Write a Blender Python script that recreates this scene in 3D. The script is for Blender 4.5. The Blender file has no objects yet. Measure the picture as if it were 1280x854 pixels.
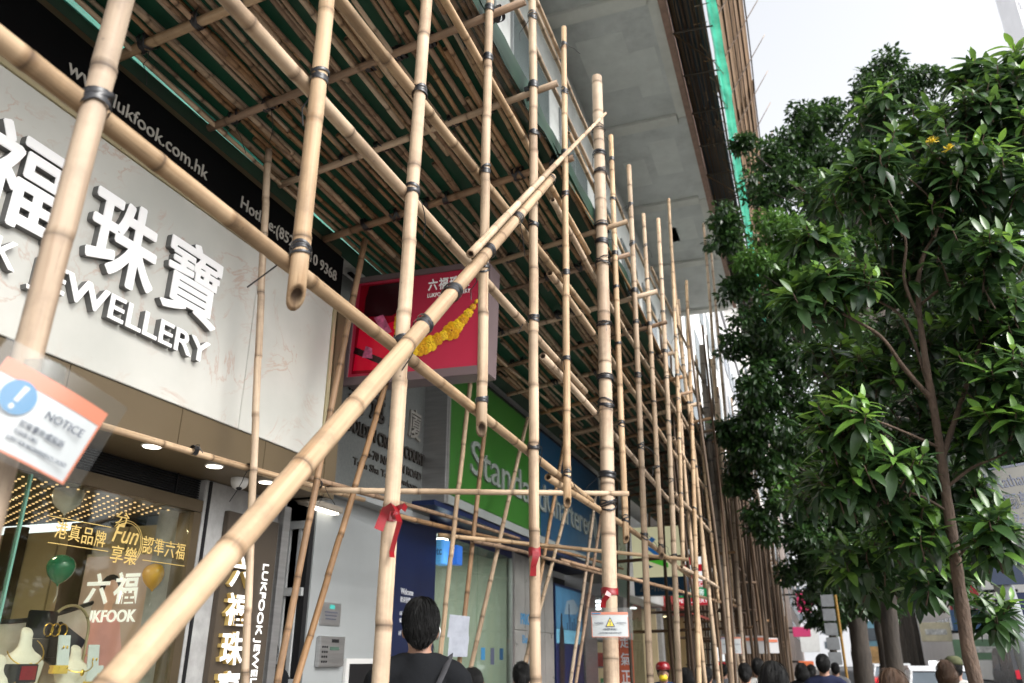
import bpy, bmesh, math, random
import numpy as np
from mathutils import Vector, Matrix
random.seed(7); rng = np.random.default_rng(7)
S = bpy.context.scene
COL = S.collection
R = math.radians

# ------------------------------------------------------------------ camera, sky, sun, exposure
YAW, PITCH, CAMZ = R(19.76), math.atan(398 / 995), 1.55
cd = bpy.data.cameras.new('camera'); cam = bpy.data.objects.new('camera', cd); COL.objects.link(cam)
cam.location = (0, 0, CAMZ)
cam.rotation_euler = (math.pi / 2 + PITCH, 0, YAW)
cd.sensor_width = 36; cd.lens = 995 / 1280 * 36
cd.clip_start = 0.05; cd.clip_end = 2000
cd.dof.use_dof = True; cd.dof.focus_distance = 3.6; cd.dof.aperture_fstop = 3.2
S.camera = cam
w = bpy.data.worlds.new('World'); S.world = w; w.use_nodes = True
nt = w.node_tree; bg = nt.nodes['Background']
sky = nt.nodes.new('ShaderNodeTexSky'); sky.sky_type = 'NISHITA'; sky.sun_disc = False
SUN_EL, SUN_AZ = R(40), R(112)          # azimuth clockwise from +Y: behind the camera, street side
sky.sun_elevation = SUN_EL; sky.sun_rotation = SUN_AZ; sky.air_density = 1.0; sky.dust_density = 4.0
hs = nt.nodes.new('ShaderNodeHueSaturation'); hs.inputs['Saturation'].default_value = 0.15
nt.links.new(sky.outputs[0], hs.inputs['Color']); nt.links.new(hs.outputs[0], bg.inputs['Color'])
bg.inputs['Strength'].default_value = 0.15
sl = bpy.data.lights.new('sun', 'SUN'); sl.energy = .9; sl.angle = R(25); sl.color = (1, .96, .9)
so = bpy.data.objects.new('sun', sl); COL.objects.link(so)
sd = Vector((math.sin(SUN_AZ) * math.cos(SUN_EL), math.cos(SUN_AZ) * math.cos(SUN_EL), math.sin(SUN_EL)))
so.rotation_euler = sd.to_track_quat('Z', 'Y').to_euler(); so.location = sd * 50
S.view_settings.view_transform = 'Standard'; S.view_settings.look = 'None'
S.view_settings.exposure = 1.48; S.view_settings.gamma = 1

# ------------------------------------------------------------------ measuring helpers (surveyed from the photograph with real depths)
FW = Vector((-math.sin(YAW) * math.cos(PITCH), math.cos(YAW) * math.cos(PITCH), math.sin(PITCH)))
RT = Vector((math.cos(YAW), math.sin(YAW), 0)); UP = RT.cross(FW)
def ray(x, y): return FW * 995 + RT * (x - 640) - UP * (y - 427)
def ax(x, y, X): d = ray(x, y); return Vector((0, 0, CAMZ)) + d * (X / d.x)
def ay(x, y, Y): d = ray(x, y); return Vector((0, 0, CAMZ)) + d * (Y / d.y)
def az(x, y, Z): d = ray(x, y); return Vector((0, 0, CAMZ)) + d * ((Z - CAMZ) / d.z)

# ------------------------------------------------------------------ materials
MATS = {}
def mat(name, col, rough=.6, var=.12, scale=8, bump=.0, bscale=60, metal=0, emit=None, estr=0, spec=.5, stretch=None, dirt=0):
    if name in MATS: return MATS[name]
    m = bpy.data.materials.new(name); m.use_nodes = True; t = m.node_tree; b = t.nodes['Principled BSDF']
    b.inputs['Roughness'].default_value = rough; b.inputs['Metallic'].default_value = metal
    b.inputs['Specular IOR Level'].default_value = spec
    c = (*col, 1)
    tc = t.nodes.new('ShaderNodeTexCoord'); src = tc.outputs['Object']
    if stretch:
        mp = t.nodes.new('ShaderNodeMapping'); mp.inputs['Scale'].default_value = stretch
        t.links.new(src, mp.inputs[0]); src = mp.outputs[0]
    if var:
        n = t.nodes.new('ShaderNodeTexNoise'); n.inputs['Scale'].default_value = scale; n.inputs['Detail'].default_value = 6
        n.inputs['Roughness'].default_value = .65; t.links.new(src, n.inputs['Vector'])
        r = t.nodes.new('ShaderNodeValToRGB'); e = r.color_ramp.elements
        e[0].position = .3; e[1].position = .72
        e[0].color = (*[x * (1 - var) for x in col], 1); e[1].color = (*[min(1, x * (1 + var)) for x in col], 1)
        t.links.new(n.outputs['Fac'], r.inputs[0]); out = r.outputs[0]
        if dirt:
            n2 = t.nodes.new('ShaderNodeTexNoise'); n2.inputs['Scale'].default_value = scale * .35; n2.inputs['Detail'].default_value = 9
            n2.inputs['Roughness'].default_value = .75; t.links.new(src, n2.inputs['Vector'])
            r2 = t.nodes.new('ShaderNodeMapRange'); r2.inputs[1].default_value = .5; r2.inputs[2].default_value = .75
            t.links.new(n2.outputs['Fac'], r2.inputs[0])
            mx = t.nodes.new('ShaderNodeMix'); mx.data_type = 'RGBA'; mx.inputs[7].default_value = (*[x * (1 - dirt) for x in col], 1)
            t.links.new(r2.outputs[0], mx.inputs[0]); t.links.new(out, mx.inputs[6]); out = mx.outputs[2]
        t.links.new(out, b.inputs['Base Color'])
        rr = t.nodes.new('ShaderNodeMapRange'); rr.inputs[3].default_value = max(.02, rough - .1); rr.inputs[4].default_value = min(1, rough + .1)
        t.links.new(n.outputs['Fac'], rr.inputs[0]); t.links.new(rr.outputs[0], b.inputs['Roughness'])
    else: b.inputs['Base Color'].default_value = c
    if bump:
        n = t.nodes.new('ShaderNodeTexNoise'); n.inputs['Scale'].default_value = bscale; n.inputs['Detail'].default_value = 4
        t.links.new(src, n.inputs['Vector'])
        bp = t.nodes.new('ShaderNodeBump'); bp.inputs['Strength'].default_value = bump; bp.inputs['Distance'].default_value = .02
        t.links.new(n.outputs['Fac'], bp.inputs['Height']); t.links.new(bp.outputs[0], b.inputs['Normal'])
    if emit:
        b.inputs['Emission Color'].default_value = (*emit, 1); b.inputs['Emission Strength'].default_value = estr
    MATS[name] = m; return m

def bamboo_mat(name, ca, cb, cn):
    m = bpy.data.materials.new(name); m.use_nodes = True; t = m.node_tree; b = t.nodes['Principled BSDF']; L = t.links.new
    N = t.nodes.new
    uv = N('ShaderNodeUVMap'); mp = N('ShaderNodeMapping'); mp.inputs['Scale'].default_value = (9, 1.6, 1); L(uv.outputs[0], mp.inputs[0])
    oi = N('ShaderNodeObjectInfo')
    cmb = N('ShaderNodeCombineXYZ'); ml = N('ShaderNodeMath'); ml.operation = 'MULTIPLY'; ml.inputs[1].default_value = 50
    L(oi.outputs['Random'], ml.inputs[0]); L(ml.outputs[0], cmb.inputs[2]); L(ml.outputs[0], cmb.inputs[1])
    ad = N('ShaderNodeVectorMath'); L(mp.outputs[0], ad.inputs[0]); L(cmb.outputs[0], ad.inputs[1])
    n1 = N('ShaderNodeTexNoise'); n1.inputs['Scale'].default_value = 1; n1.inputs['Detail'].default_value = 5; L(ad.outputs[0], n1.inputs['Vector'])
    tc = N('ShaderNodeTexCoord'); n2 = N('ShaderNodeTexNoise'); n2.inputs['Scale'].default_value = 7; n2.inputs['Detail'].default_value = 8
    n2.inputs['Roughness'].default_value = .7
    L(tc.outputs['Object'], n2.inputs['Vector'])
    mx = N('ShaderNodeMix'); mx.data_type = 'RGBA'; mx.inputs[6].default_value = (*ca, 1); mx.inputs[7].default_value = (*cb, 1)
    mr = N('ShaderNodeMapRange'); mr.inputs[1].default_value = .38; mr.inputs[2].default_value = .66; L(n1.outputs['Fac'], mr.inputs[0]); L(mr.outputs[0], mx.inputs[0])
    # weather blotches
    mr2 = N('ShaderNodeMapRange'); mr2.inputs[1].default_value = .46; mr2.inputs[2].default_value = .70; mr2.inputs[4].default_value = .75; L(n2.outputs['Fac'], mr2.inputs[0])
    mx2 = N('ShaderNodeMix'); mx2.data_type = 'RGBA'; mx2.inputs[7].default_value = (cb[0] * .55, cb[1] * .58, cb[2] * .66, 1)
    L(mr2.outputs[0], mx2.inputs[0]); L(mx.outputs[2], mx2.inputs[6])
    # fine dark specks
    vo = N('ShaderNodeTexVoronoi'); vo.inputs['Scale'].default_value = 17; L(tc.outputs['Object'], vo.inputs['Vector'])
    mr3 = N('ShaderNodeMapRange'); mr3.inputs[1].default_value = .03; mr3.inputs[2].default_value = .09; mr3.inputs[3].default_value = .7; mr3.inputs[4].default_value = 0
    L(vo.outputs['Distance'], mr3.inputs[0])
    mx3 = N('ShaderNodeMix'); mx3.data_type = 'RGBA'; mx3.inputs[7].default_value = (.09, .06, .04, 1)
    L(mr3.outputs[0], mx3.inputs[0]); L(mx2.outputs[2], mx3.inputs[6])
    mp3 = N('ShaderNodeMapping'); mp3.inputs['Scale'].default_value = (22, 5, 1); L(uv.outputs[0], mp3.inputs[0]); ad3 = N('ShaderNodeVectorMath'); L(mp3.outputs[0], ad3.inputs[0]); L(cmb.outputs[0], ad3.inputs[1])
    n3 = N('ShaderNodeTexNoise'); n3.inputs['Scale'].default_value = 1; n3.inputs['Detail'].default_value = 7; n3.inputs['Roughness'].default_value = .7; L(ad3.outputs[0], n3.inputs['Vector'])
    mr6 = N('ShaderNodeMapRange'); mr6.inputs[1].default_value = .56; mr6.inputs[2].default_value = .70; mr6.inputs[4].default_value = .55; L(n3.outputs['Fac'], mr6.inputs[0])
    mx6 = N('ShaderNodeMix'); mx6.data_type = 'RGBA'; mx6.inputs[7].default_value = (cb[0] * .42, cb[1] * .40, cb[2] * .42, 1); L(mr6.outputs[0], mx6.inputs[0]); L(mx3.outputs[2], mx6.inputs[6]); mx3 = mx6
    # nodes
    at = N('ShaderNodeAttribute'); at.attribute_name = 'node'
    mx4 = N('ShaderNodeMix'); mx4.data_type = 'RGBA'; mx4.inputs[7].default_value = (*cn, 1)
    sg = N('ShaderNodeAttribute'); sg.attribute_name = 'seg'; sgr = N('ShaderNodeMapRange'); sgr.inputs[3].default_value = .80; sgr.inputs[4].default_value = 1.14
    L(sg.outputs['Fac'], sgr.inputs[0]); hv0 = N('ShaderNodeHueSaturation'); L(sgr.outputs[0], hv0.inputs['Value']); L(mx3.outputs[2], hv0.inputs['Color'])
    ng = N('ShaderNodeMath'); ng.operation = 'MULTIPLY'; ng.use_clamp = True; ng.inputs[1].default_value = -1; L(at.outputs['Fac'], ng.inputs[0])
    mxp = N('ShaderNodeMix'); mxp.data_type = 'RGBA'; mxp.inputs[7].default_value = (*[min(1, x * 1.25 + .04) for x in ca], 1); L(ng.outputs[0], mxp.inputs[0]); L(hv0.outputs[0], mxp.inputs[6])
    psn = N('ShaderNodeMath'); psn.operation = 'MULTIPLY'; psn.use_clamp = True; psn.inputs[1].default_value = 1; L(at.outputs['Fac'], psn.inputs[0])
    L(psn.outputs[0], mx4.inputs[0]); L(mxp.outputs[2], mx4.inputs[6])
    hv = N('ShaderNodeHueSaturation'); mr4 = N('ShaderNodeMapRange'); mr4.inputs[3].default_value = .78; mr4.inputs[4].default_value = 1.18
    mrs = N('ShaderNodeMapRange'); mrs.inputs[3].default_value = 1.1; mrs.inputs[4].default_value = .78; fr5 = N('ShaderNodeMath'); fr5.operation = 'FRACT'; m5 = N('ShaderNodeMath'); m5.operation = 'MULTIPLY'; m5.inputs[1].default_value = 17.3; L(oi.outputs['Random'], m5.inputs[0]); L(m5.outputs[0], fr5.inputs[0]); L(fr5.outputs[0], mrs.inputs[0]); L(mrs.outputs[0], hv.inputs['Saturation'])
    L(oi.outputs['Random'], mr4.inputs[0]); L(mr4.outputs[0], hv.inputs['Value']); L(mx4.outputs[2], hv.inputs['Color'])
    L(hv.outputs[0], b.inputs['Base Color']); b.inputs['Roughness'].default_value = .6; b.inputs['Specular IOR Level'].default_value = .25
    bp = N('ShaderNodeBump'); bp.inputs['Strength'].default_value = .25; bp.inputs['Distance'].default_value = .004
    L(n1.outputs['Fac'], bp.inputs['Height']); L(bp.outputs[0], b.inputs['Normal'])
    return m
M_BAM = bamboo_mat('bamboo', (.385, .28, .178), (.25, .158, .088), (.075, .048, .03))
M_BAMD = bamboo_mat('bamboo_dark', (.285, .172, .092), (.17, .095, .046), (.05, .03, .018))  # browner bamboo; shade under the deck is partly put into this colour
M_BAMG = bamboo_mat('bamboo_weathered', (.19, .155, .12), (.12, .09, .065), (.055, .042, .032))

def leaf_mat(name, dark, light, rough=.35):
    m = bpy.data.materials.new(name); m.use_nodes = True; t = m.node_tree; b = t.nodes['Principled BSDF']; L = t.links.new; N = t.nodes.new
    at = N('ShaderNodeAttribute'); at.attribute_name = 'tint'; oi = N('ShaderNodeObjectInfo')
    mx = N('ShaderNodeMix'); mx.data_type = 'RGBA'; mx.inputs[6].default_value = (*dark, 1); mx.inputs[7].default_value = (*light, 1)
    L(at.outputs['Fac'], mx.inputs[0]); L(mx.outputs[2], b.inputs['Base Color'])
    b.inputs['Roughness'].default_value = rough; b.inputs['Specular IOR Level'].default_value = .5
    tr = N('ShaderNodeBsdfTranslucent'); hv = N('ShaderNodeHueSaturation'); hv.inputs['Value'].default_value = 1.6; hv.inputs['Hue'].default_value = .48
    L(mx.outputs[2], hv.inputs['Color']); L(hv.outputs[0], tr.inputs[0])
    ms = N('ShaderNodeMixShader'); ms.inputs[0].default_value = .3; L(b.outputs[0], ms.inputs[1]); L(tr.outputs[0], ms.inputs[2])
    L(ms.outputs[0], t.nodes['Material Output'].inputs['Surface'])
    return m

def glass_mat(name, tint, alpha, rough=.03):
    m = bpy.data.materials.new(name); m.use_nodes = True; t = m.node_tree; L = t.links.new; N = t.nodes.new
    b = t.nodes['Principled BSDF']; b.inputs['Base Color'].default_value = (*tint, 1); b.inputs['Roughness'].default_value = rough
    b.inputs['Alpha'].default_value = alpha; b.inputs['Specular IOR Level'].default_value = .5
    gl = N('ShaderNodeBsdfGlossy'); gl.inputs['Roughness'].default_value = rough; tp = N('ShaderNodeBsdfTransparent'); tp.inputs[0].default_value = (*tint, 1)
    lw_ = N('ShaderNodeLayerWeight'); pw = N('ShaderNodeMath'); pw.operation = 'POWER'; pw.inputs[1].default_value = 5; L(lw_.outputs['Facing'], pw.inputs[0])
    fr = N('ShaderNodeMath'); fr.operation = 'MULTIPLY_ADD'; fr.inputs[1].default_value = .9; fr.inputs[2].default_value = .06; L(pw.outputs[0], fr.inputs[0])
    ms = N('ShaderNodeMixShader'); L(fr.outputs[0], ms.inputs[0]); L(tp.outputs[0], ms.inputs[1]); L(gl.outputs[0], ms.inputs[2])
    m2 = N('ShaderNodeMixShader'); m2.inputs[0].default_value = alpha; L(ms.outputs[0], m2.inputs[1]); L(b.outputs[0], m2.inputs[2])
    L(m2.outputs[0], t.nodes['Material Output'].inputs['Surface']); return m

def net_mat(name, col, trans, see):
    m = bpy.data.materials.new(name); m.use_nodes = True; t = m.node_tree; L = t.links.new; N = t.nodes.new
    b = t.nodes['Principled BSDF']; b.inputs['Roughness'].default_value = .6
    tc = N('ShaderNodeTexCoord'); n = N('ShaderNodeTexNoise'); n.inputs['Scale'].default_value = 3; n.inputs['Detail'].default_value = 6; L(tc.outputs['Object'], n.inputs['Vector'])
    r = N('ShaderNodeValToRGB'); r.color_ramp.elements[0].color = (*[c * .6 for c in col], 1); r.color_ramp.elements[1].color = (*[min(1, c * 1.3) for c in col], 1)
    r.color_ramp.elements[0].position = .3; r.color_ramp.elements[1].position = .7
    L(n.outputs['Fac'], r.inputs[0]); L(r.outputs[0], b.inputs['Base Color'])
    tr = N('ShaderNodeBsdfTranslucent'); L(r.outputs[0], tr.inputs[0]); ms = N('ShaderNodeMixShader'); ms.inputs[0].default_value = trans
    L(b.outputs[0], ms.inputs[1]); L(tr.outputs[0], ms.inputs[2])
    tp = N('ShaderNodeBsdfTransparent'); m2 = N('ShaderNodeMixShader'); m2.inputs[0].default_value = see
    L(ms.outputs[0], m2.inputs[1]); L(tp.outputs[0], m2.inputs[2]); L(m2.outputs[0], t.nodes['Material Output'].inputs['Surface']); return m

def marble_mat():
    m = bpy.data.materials.new('marble'); m.use_nodes = True; t = m.node_tree; L = t.links.new; N = t.nodes.new
    b = t.nodes['Principled BSDF']; tc = N('ShaderNodeTexCoord')
    n0 = N('ShaderNodeTexNoise'); n0.inputs['Scale'].default_value = 2.4; n0.inputs['Detail'].default_value = 7; n0.inputs['Roughness'].default_value = .6
    n0.inputs['Distortion'].default_value = 1.2; L(tc.outputs['Object'], n0.inputs['Vector'])
    sb = N('ShaderNodeMath'); sb.operation = 'SUBTRACT'; sb.inputs[1].default_value = .5; L(n0.outputs['Fac'], sb.inputs[0])
    ab = N('ShaderNodeMath'); ab.operation = 'ABSOLUTE'; L(sb.outputs[0], ab.inputs[0])
    mr = N('ShaderNodeMapRange'); mr.inputs[1].default_value = 0; mr.inputs[2].default_value = .028; mr.inputs[3].default_value = 1; mr.inputs[4].default_value = 0; L(ab.outputs[0], mr.inputs[0])
    n1 = N('ShaderNodeTexNoise'); n1.inputs['Scale'].default_value = 3.1; n1.inputs['Detail'].default_value = 3; L(tc.outputs['Object'], n1.inputs['Vector'])
    mr1 = N('ShaderNodeMapRange'); mr1.inputs[1].default_value = .44; mr1.inputs[2].default_value = .62; mr1.inputs[4].default_value = .5; L(n1.outputs['Fac'], mr1.inputs[0])
    mu = N('ShaderNodeMath'); mu.operation = 'MULTIPLY'; L(mr.outputs[0], mu.inputs[0]); L(mr1.outputs[0], mu.inputs[1])
    n2 = N('ShaderNodeTexNoise'); n2.inputs['Scale'].default_value = 1.6; n2.inputs['Detail'].default_value = 5; L(tc.outputs['Object'], n2.inputs['Vector'])
    r = N('ShaderNodeValToRGB'); r.color_ramp.elements[0].color = (.44, .442, .41, 1); r.color_ramp.elements[1].color = (.54, .536, .495, 1)
    r.color_ramp.elements[0].position = .3; r.color_ramp.elements[1].position = .65; L(n2.outputs['Fac'], r.inputs[0])
    mx = N('ShaderNodeMix'); mx.data_type = 'RGBA'; mx.inputs[7].default_value = (.42, .25, .18, 1); L(mu.outputs[0], mx.inputs[0]); L(r.outputs[0], mx.inputs[6])
    L(mx.outputs[2], b.inputs['Base Color']); b.inputs['Roughness'].default_value = .22
    return m

# ------------------------------------------------------------------ object helpers
def wloc(o):
    v = Vector((0, 0, 0))
    while o: v += o.location; o = o.parent
    return v
def link(name, me, parent=None, m=None, smooth=False):
    o = bpy.data.objects.new(name, me); COL.objects.link(o)
    if parent:
        o.parent = parent
        me.transform(Matrix.Translation(-wloc(parent)))
    if m: me.materials.append(m)
    if smooth:
        me.polygons.foreach_set('use_smooth', [True] * len(me.polygons))
    return o
def thing(name, label, cat, loc=(0, 0, 0), group=None):
    o = bpy.data.objects.new(name, None); COL.objects.link(o); o.location = loc; o.empty_display_size = .1
    o['label'] = label; o['category'] = cat
    if group: o['group'] = group
    return o
def tag(o, label, cat, group=None):
    o['label'] = label; o['category'] = cat
    if group: o['group'] = group
    return o
def struct(o): o['kind'] = 'structure'; return o
class MB:
    def __init__(s): s.v = []; s.f = []
    def add(s, v, f):
        n = len(s.v); s.v += [tuple(x) for x in v]; s.f += [tuple(i + n for i in q) for q in f]; return s
    def box(s, x0, x1, y0, y1, z0, z1):
        return s.add([(x, y, z) for x in (x0, x1) for y in (y0, y1) for z in (z0, z1)],
                     [(0, 1, 3, 2), (4, 6, 7, 5), (0, 4, 5, 1), (2, 3, 7, 6), (0, 2, 6, 4), (1, 5, 7, 3)])
    def obox(s, c, u, v, n, a, b, d):      # centre, axes, half sizes
        c, u, v, n = map(Vector, (c, u, v, n))
        return s.add([c + u * (i * a) + v * (j * b) + n * (k * d) for i in (-1, 1) for j in (-1, 1) for k in (-1, 1)],
                     [(0, 1, 3, 2), (4, 6, 7, 5), (0, 4, 5, 1), (2, 3, 7, 6), (0, 2, 6, 4), (1, 5, 7, 3)])
    def tube(s, pts, rad, n=8, cap=True):
        pts = [Vector(p) for p in pts]; rings = []
        if not isinstance(rad, (list, tuple)): rad = [rad] * len(pts)
        d0 = (pts[1] - pts[0]).normalized(); a = d0.orthogonal().normalized()
        for i, p in enumerate(pts):
            d = (pts[min(i + 1, len(pts) - 1)] - pts[max(i - 1, 0)]).normalized()
            a = (a - d * a.dot(d)).normalized(); b = d.cross(a)
            rings.append([p + (a * math.cos(2 * math.pi * k / n) + b * math.sin(2 * math.pi * k / n)) * rad[i] for k in range(n)])
        v = [q for r in rings for q in r]; f = []
        for i in range(len(pts) - 1):
            for k in range(n): f.append((i * n + k, i * n + (k + 1) % n, (i + 1) * n + (k + 1) % n, (i + 1) * n + k))
        if cap: f.append(tuple(range(n - 1, -1, -1))); f.append(tuple((len(pts) - 1) * n + k for k in range(n)))
        return s.add(v, f)
    def ell(s, c, r, nu=14, nv=9, rot=None):
        v = []; f = []; c = Vector(c)
        for j in range(nv + 1):
            t = math.pi * j / nv
            for i in range(nu):
                p = 2 * math.pi * i / nu
                q = Vector((r[0] * math.sin(t) * math.cos(p), r[1] * math.sin(t) * math.sin(p), r[2] * math.cos(t)))
                if rot: q = rot @ q
                v.append(c + q)
        for j in range(nv):
            for i in range(nu): f.append((j * nu + i, (j + 1) * nu + i, (j + 1) * nu + (i + 1) % nu, j * nu + (i + 1) % nu))
        return s.add(v, f)
    def lathe(s, c, prof, n=20):
        c = Vector(c); v = []; f = []
        for r, z in prof: v += [c + Vector((r * math.cos(2 * math.pi * k / n), r * math.sin(2 * math.pi * k / n), z)) for k in range(n)]
        for j in range(len(prof) - 1):
            for k in range(n): f.append((j * n + k, j * n + (k + 1) % n, (j + 1) * n + (k + 1) % n, (j + 1) * n + k))
        f.append(tuple(range(n - 1, -1, -1))); f.append(tuple((len(prof) - 1) * n + k for k in range(n)))
        return s.add(v, f)
    def build(s, name, m, parent=None, smooth=False, bevel=0, label=None):
        me = bpy.data.meshes.new(name); me.from_pydata(s.v, [], s.f)
        if bevel:
            bm = bmesh.new(); bm.from_mesh(me)
            bmesh.ops.bevel(bm, geom=bm.edges[:], offset=bevel, segments=2, affect='EDGES', clamp_overlap=True)
            bm.to_mesh(me); bm.free()
        me.validate(); o = link(name, me, parent, m, smooth)
        if smooth and not bevel:
            try: me.set_sharp_from_angle(angle=R(50))
            except Exception: pass
        if label: o['label'] = label
        return o
def box(name, m, parent, x0, x1, y0, y1, z0, z1, bevel=0, label=None):
    return MB().box(min(x0, x1), max(x0, x1), min(y0, y1), max(y0, y1), min(z0, z1), max(z0, z1)).build(name, m, parent, bevel=bevel, label=label)
def np_mesh(name, V, F, tint=None):
    me = bpy.data.meshes.new(name); k = F.shape[1]
    me.vertices.add(len(V)); me.vertices.foreach_set('co', np.ascontiguousarray(V, dtype=np.float32).ravel())
    me.loops.add(F.size); me.loops.foreach_set('vertex_index', F.astype(np.int32).ravel())
    me.polygons.add(len(F)); me.polygons.foreach_set('loop_start', np.arange(0, F.size, k, dtype=np.int32))
    if tint is not None:
        a = me.attributes.new('tint', 'FLOAT', 'POINT'); a.data.foreach_set('value', tint.astype(np.float32))
    me.update(calc_edges=True); me.validate(); return me

# ------------------------------------------------------------------ lettering
TCACHE = {}
def tmesh(s, offset=0., extrude=0., shear=0.):
    k = (s, offset, extrude, shear)
    if k in TCACHE: return TCACHE[k]
    cu = bpy.data.curves.new('t', 'FONT'); cu.body = s; cu.size = 1; cu.offset = offset; cu.extrude = extrude; cu.resolution_u = 4; cu.shear = shear
    o = bpy.data.objects.new('t', cu); COL.objects.link(o)
    dg = bpy.context.evaluated_depsgraph_get(); me = bpy.data.meshes.new_from_object(o.evaluated_get(dg))
    V = np.zeros(len(me.vertices) * 3); me.vertices.foreach_get('co', V); V = V.reshape(-1, 3)
    F = [tuple(p.vertices) for p in me.polygons]
    bpy.data.objects.remove(o); bpy.data.curves.remove(cu); bpy.data.meshes.remove(me)
    TCACHE[k] = (V, F); return V, F
def glyph(s, name, m, parent, o, u, v, w, h, depth=.004, offset=0., label=None, shear=0.):
    """string s as one mesh whose box starts at o and spans w along u and h along v"""
    V, F = tmesh(s, offset, .01, shear)
    if len(V) == 0: return None
    mn = V.min(0); mx = V.max(0); u = Vector(u).normalized(); v = Vector(v).normalized(); n = u.cross(v); o = Vector(o)
    sx = w / max(1e-6, mx[0] - mn[0]) if w else None; sy = h / max(1e-6, mx[1] - mn[1])
    if sx is None: sx = sy
    P = [o + u * ((p[0] - mn[0]) * sx) + v * ((p[1] - mn[1]) * sy) + n * ((p[2] + .01) / .02 * depth) for p in V]
    me = bpy.data.meshes.new(name); me.from_pydata(P, [], F); me.validate()
    ob = link(name, me, parent, m)
    if label: ob['label'] = label
    return ob
def word(s, name, m, parent, o, u, v, w, h, depth=.004, offset=0., shear=0.):
    """each letter a mesh of its own; the word spans w along u, capital height h along v"""
    V, F = tmesh(s, offset, .01, shear); mn = V.min(0); mx = V.max(0); sx = w / (mx[0] - mn[0])
    sy = h / (tmesh('H', offset, .01)[0][:, 1].max() - tmesh('H', offset, .01)[0][:, 1].min())
    u = Vector(u).normalized(); v = Vector(v).normalized(); n = u.cross(v); o = Vector(o)
    for i, ch in enumerate(s):
        if ch == ' ': continue
        A = tmesh(s[:i + 1], offset, .01, shear)[0]; G, GF = tmesh(ch, offset, .01, shear)
        sh = A[:, 0].max() - G[:, 0].max() - mn[0]
        P = [o + u * ((p[0] + sh) * sx) + v * (p[1] * sy) + n * ((p[2] + .01) / .02 * depth) for p in G]
        me = bpy.data.meshes.new(name); me.from_pydata(P, [], GF); me.validate(); link(name, me, parent, m)
FX = ((0, 1, 0), (0, 0, 1))      # facing +X (street side of the facade)
FY = ((1, 0, 0), (0, 0, 1))      # facing -Y (towards the camera)

# ------------------------------------------------------------------ shared materials
m_marble = marble_mat()
m_brown = mat('brown_panel', (.10, .073, .04), .45, .06, 3)
m_white = mat('white_paint', (.5, .5, .49), .45, .04, 3)
m_letter = mat('white_letter', (.9, .9, .9), .35, .03, 4)
m_letterside = mat('letter_return', (.12, .122, .12), .4, 0)
m_black = mat('black_board', (.002, .002, .0023), .8, .2, 4, spec=.08)
m_dark = mat('dark_metal', (.008, .008, .009), .5, .15, 6, spec=.25)
m_gold = mat('gold_print', (.65, .47, .16), .35, .05, 6, metal=.3)
m_goldm = mat('gold_metal', (.85, .55, .12), .3, .1, 40, metal=1)
m_steel = mat('brushed_steel', (.42, .42, .42), .35, .15, 3, metal=.9, stretch=(1, 1, 12))
m_stone = mat('grey_stone', (.10, .108, .104), .5, .25, 40, bump=.1, bscale=80)
m_pilaster = mat('pilaster_stone', (.30, .30, .295), .35, .22, 9, dirt=.25)
m_conc = mat('concrete', (.54, .55, .53), .8, .13, 1.3, bump=.15, bscale=30, dirt=.42)
m_conc2 = mat('concrete_patch', (.60, .595, .55), .85, .1, 2, bump=.1, bscale=30, dirt=.15)
m_wallw = mat('light_wall', (.24, .255, .258), .5, .05, 2, dirt=.12)
m_tape = mat('nylon_tie', (.010, .010, .012), .35, .3, 50, spec=.5)
m_red = mat('red_ribbon', (.19, .003, .007), .3, .15, 30, spec=.6)
m_tarp = net_mat('green_tarp', (.003, .027, .013), .12, 0)
m_net = net_mat('green_net', (.06, .40, .27), .6, .12)
m_netdark = net_mat('teal_net', (.10, .46, .36), .75, .1)
m_film = glass_mat('clear_film', (.80, .83, .83), .14, .12)
m_glass = glass_mat('shop_glass', (.86, .9, .86), .02)
m_paper = mat('paper', (.52, .52, .53), .7, .03, 6)
m_orange = mat('orange_print', (.58, .17, .09), .6, .04, 6)
m_ink = mat('ink', (.05, .06, .10), .6, 0)
m_blueprint = mat('blue_print', (.03, .18, .36), .6, .1, 20)
m_yellow = mat('yellow_print', (.85, .62, .03), .5, .03, 6)

# ================================================================== SETTING: ground
m_pave = mat('paving', (.25, .23, .21), .8, .15, 5, bump=.2, bscale=50, dirt=.2)
m_asph = mat('asphalt', (.05, .05, .052), .85, .2, 20, bump=.3, bscale=200)
m_kerb = mat('kerb_stone', (.30, .29, .28), .8, .12, 10)
m_mark = mat('road_paint', (.75, .72, .6), .7, .1, 12)
def sheet(name, m, x0, x1, y0, y1, z):
    return struct(MB().add([(x0, y0, z), (x1, y0, z), (x1, y1, z), (x0, y1, z)], [(0, 1, 2, 3)]).build(name, m))
sheet('ground', m_asph, -600, 600, -300, 1500, -.14)
sheet('road', m_asph, 1.75, 14, -30, 400, -.13)
struct(MB().box(-8, 1.6, -10, 200, -.13, 0).build('pavement', m_pave))
kb = struct(MB().box(1.6, 1.75, -10, 200, -.13, .004).build('kerb', m_kerb))
for i in range(26): sheet('road_marking', m_mark, 5.2, 5.32, i * 6 - 6, i * 6 - 4, -.126)
tiles = MB()
pt = bpy.data.meshes.new('paving_tile'); MB()
tb = MB().box(-.196, .196, -.196, .196, 0, .006); pt.from_pydata(tb.v, [], tb.f); pt.materials.append(m_pave)
pav = bpy.data.objects['pavement']
for i in range(10):
    for j in range(16):
        o = bpy.data.objects.new('paving_tile', pt); COL.objects.link(o); o.parent = pav; o.location = (-2.2 + i * .4, 2.6 + j * .4, 0)

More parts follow.
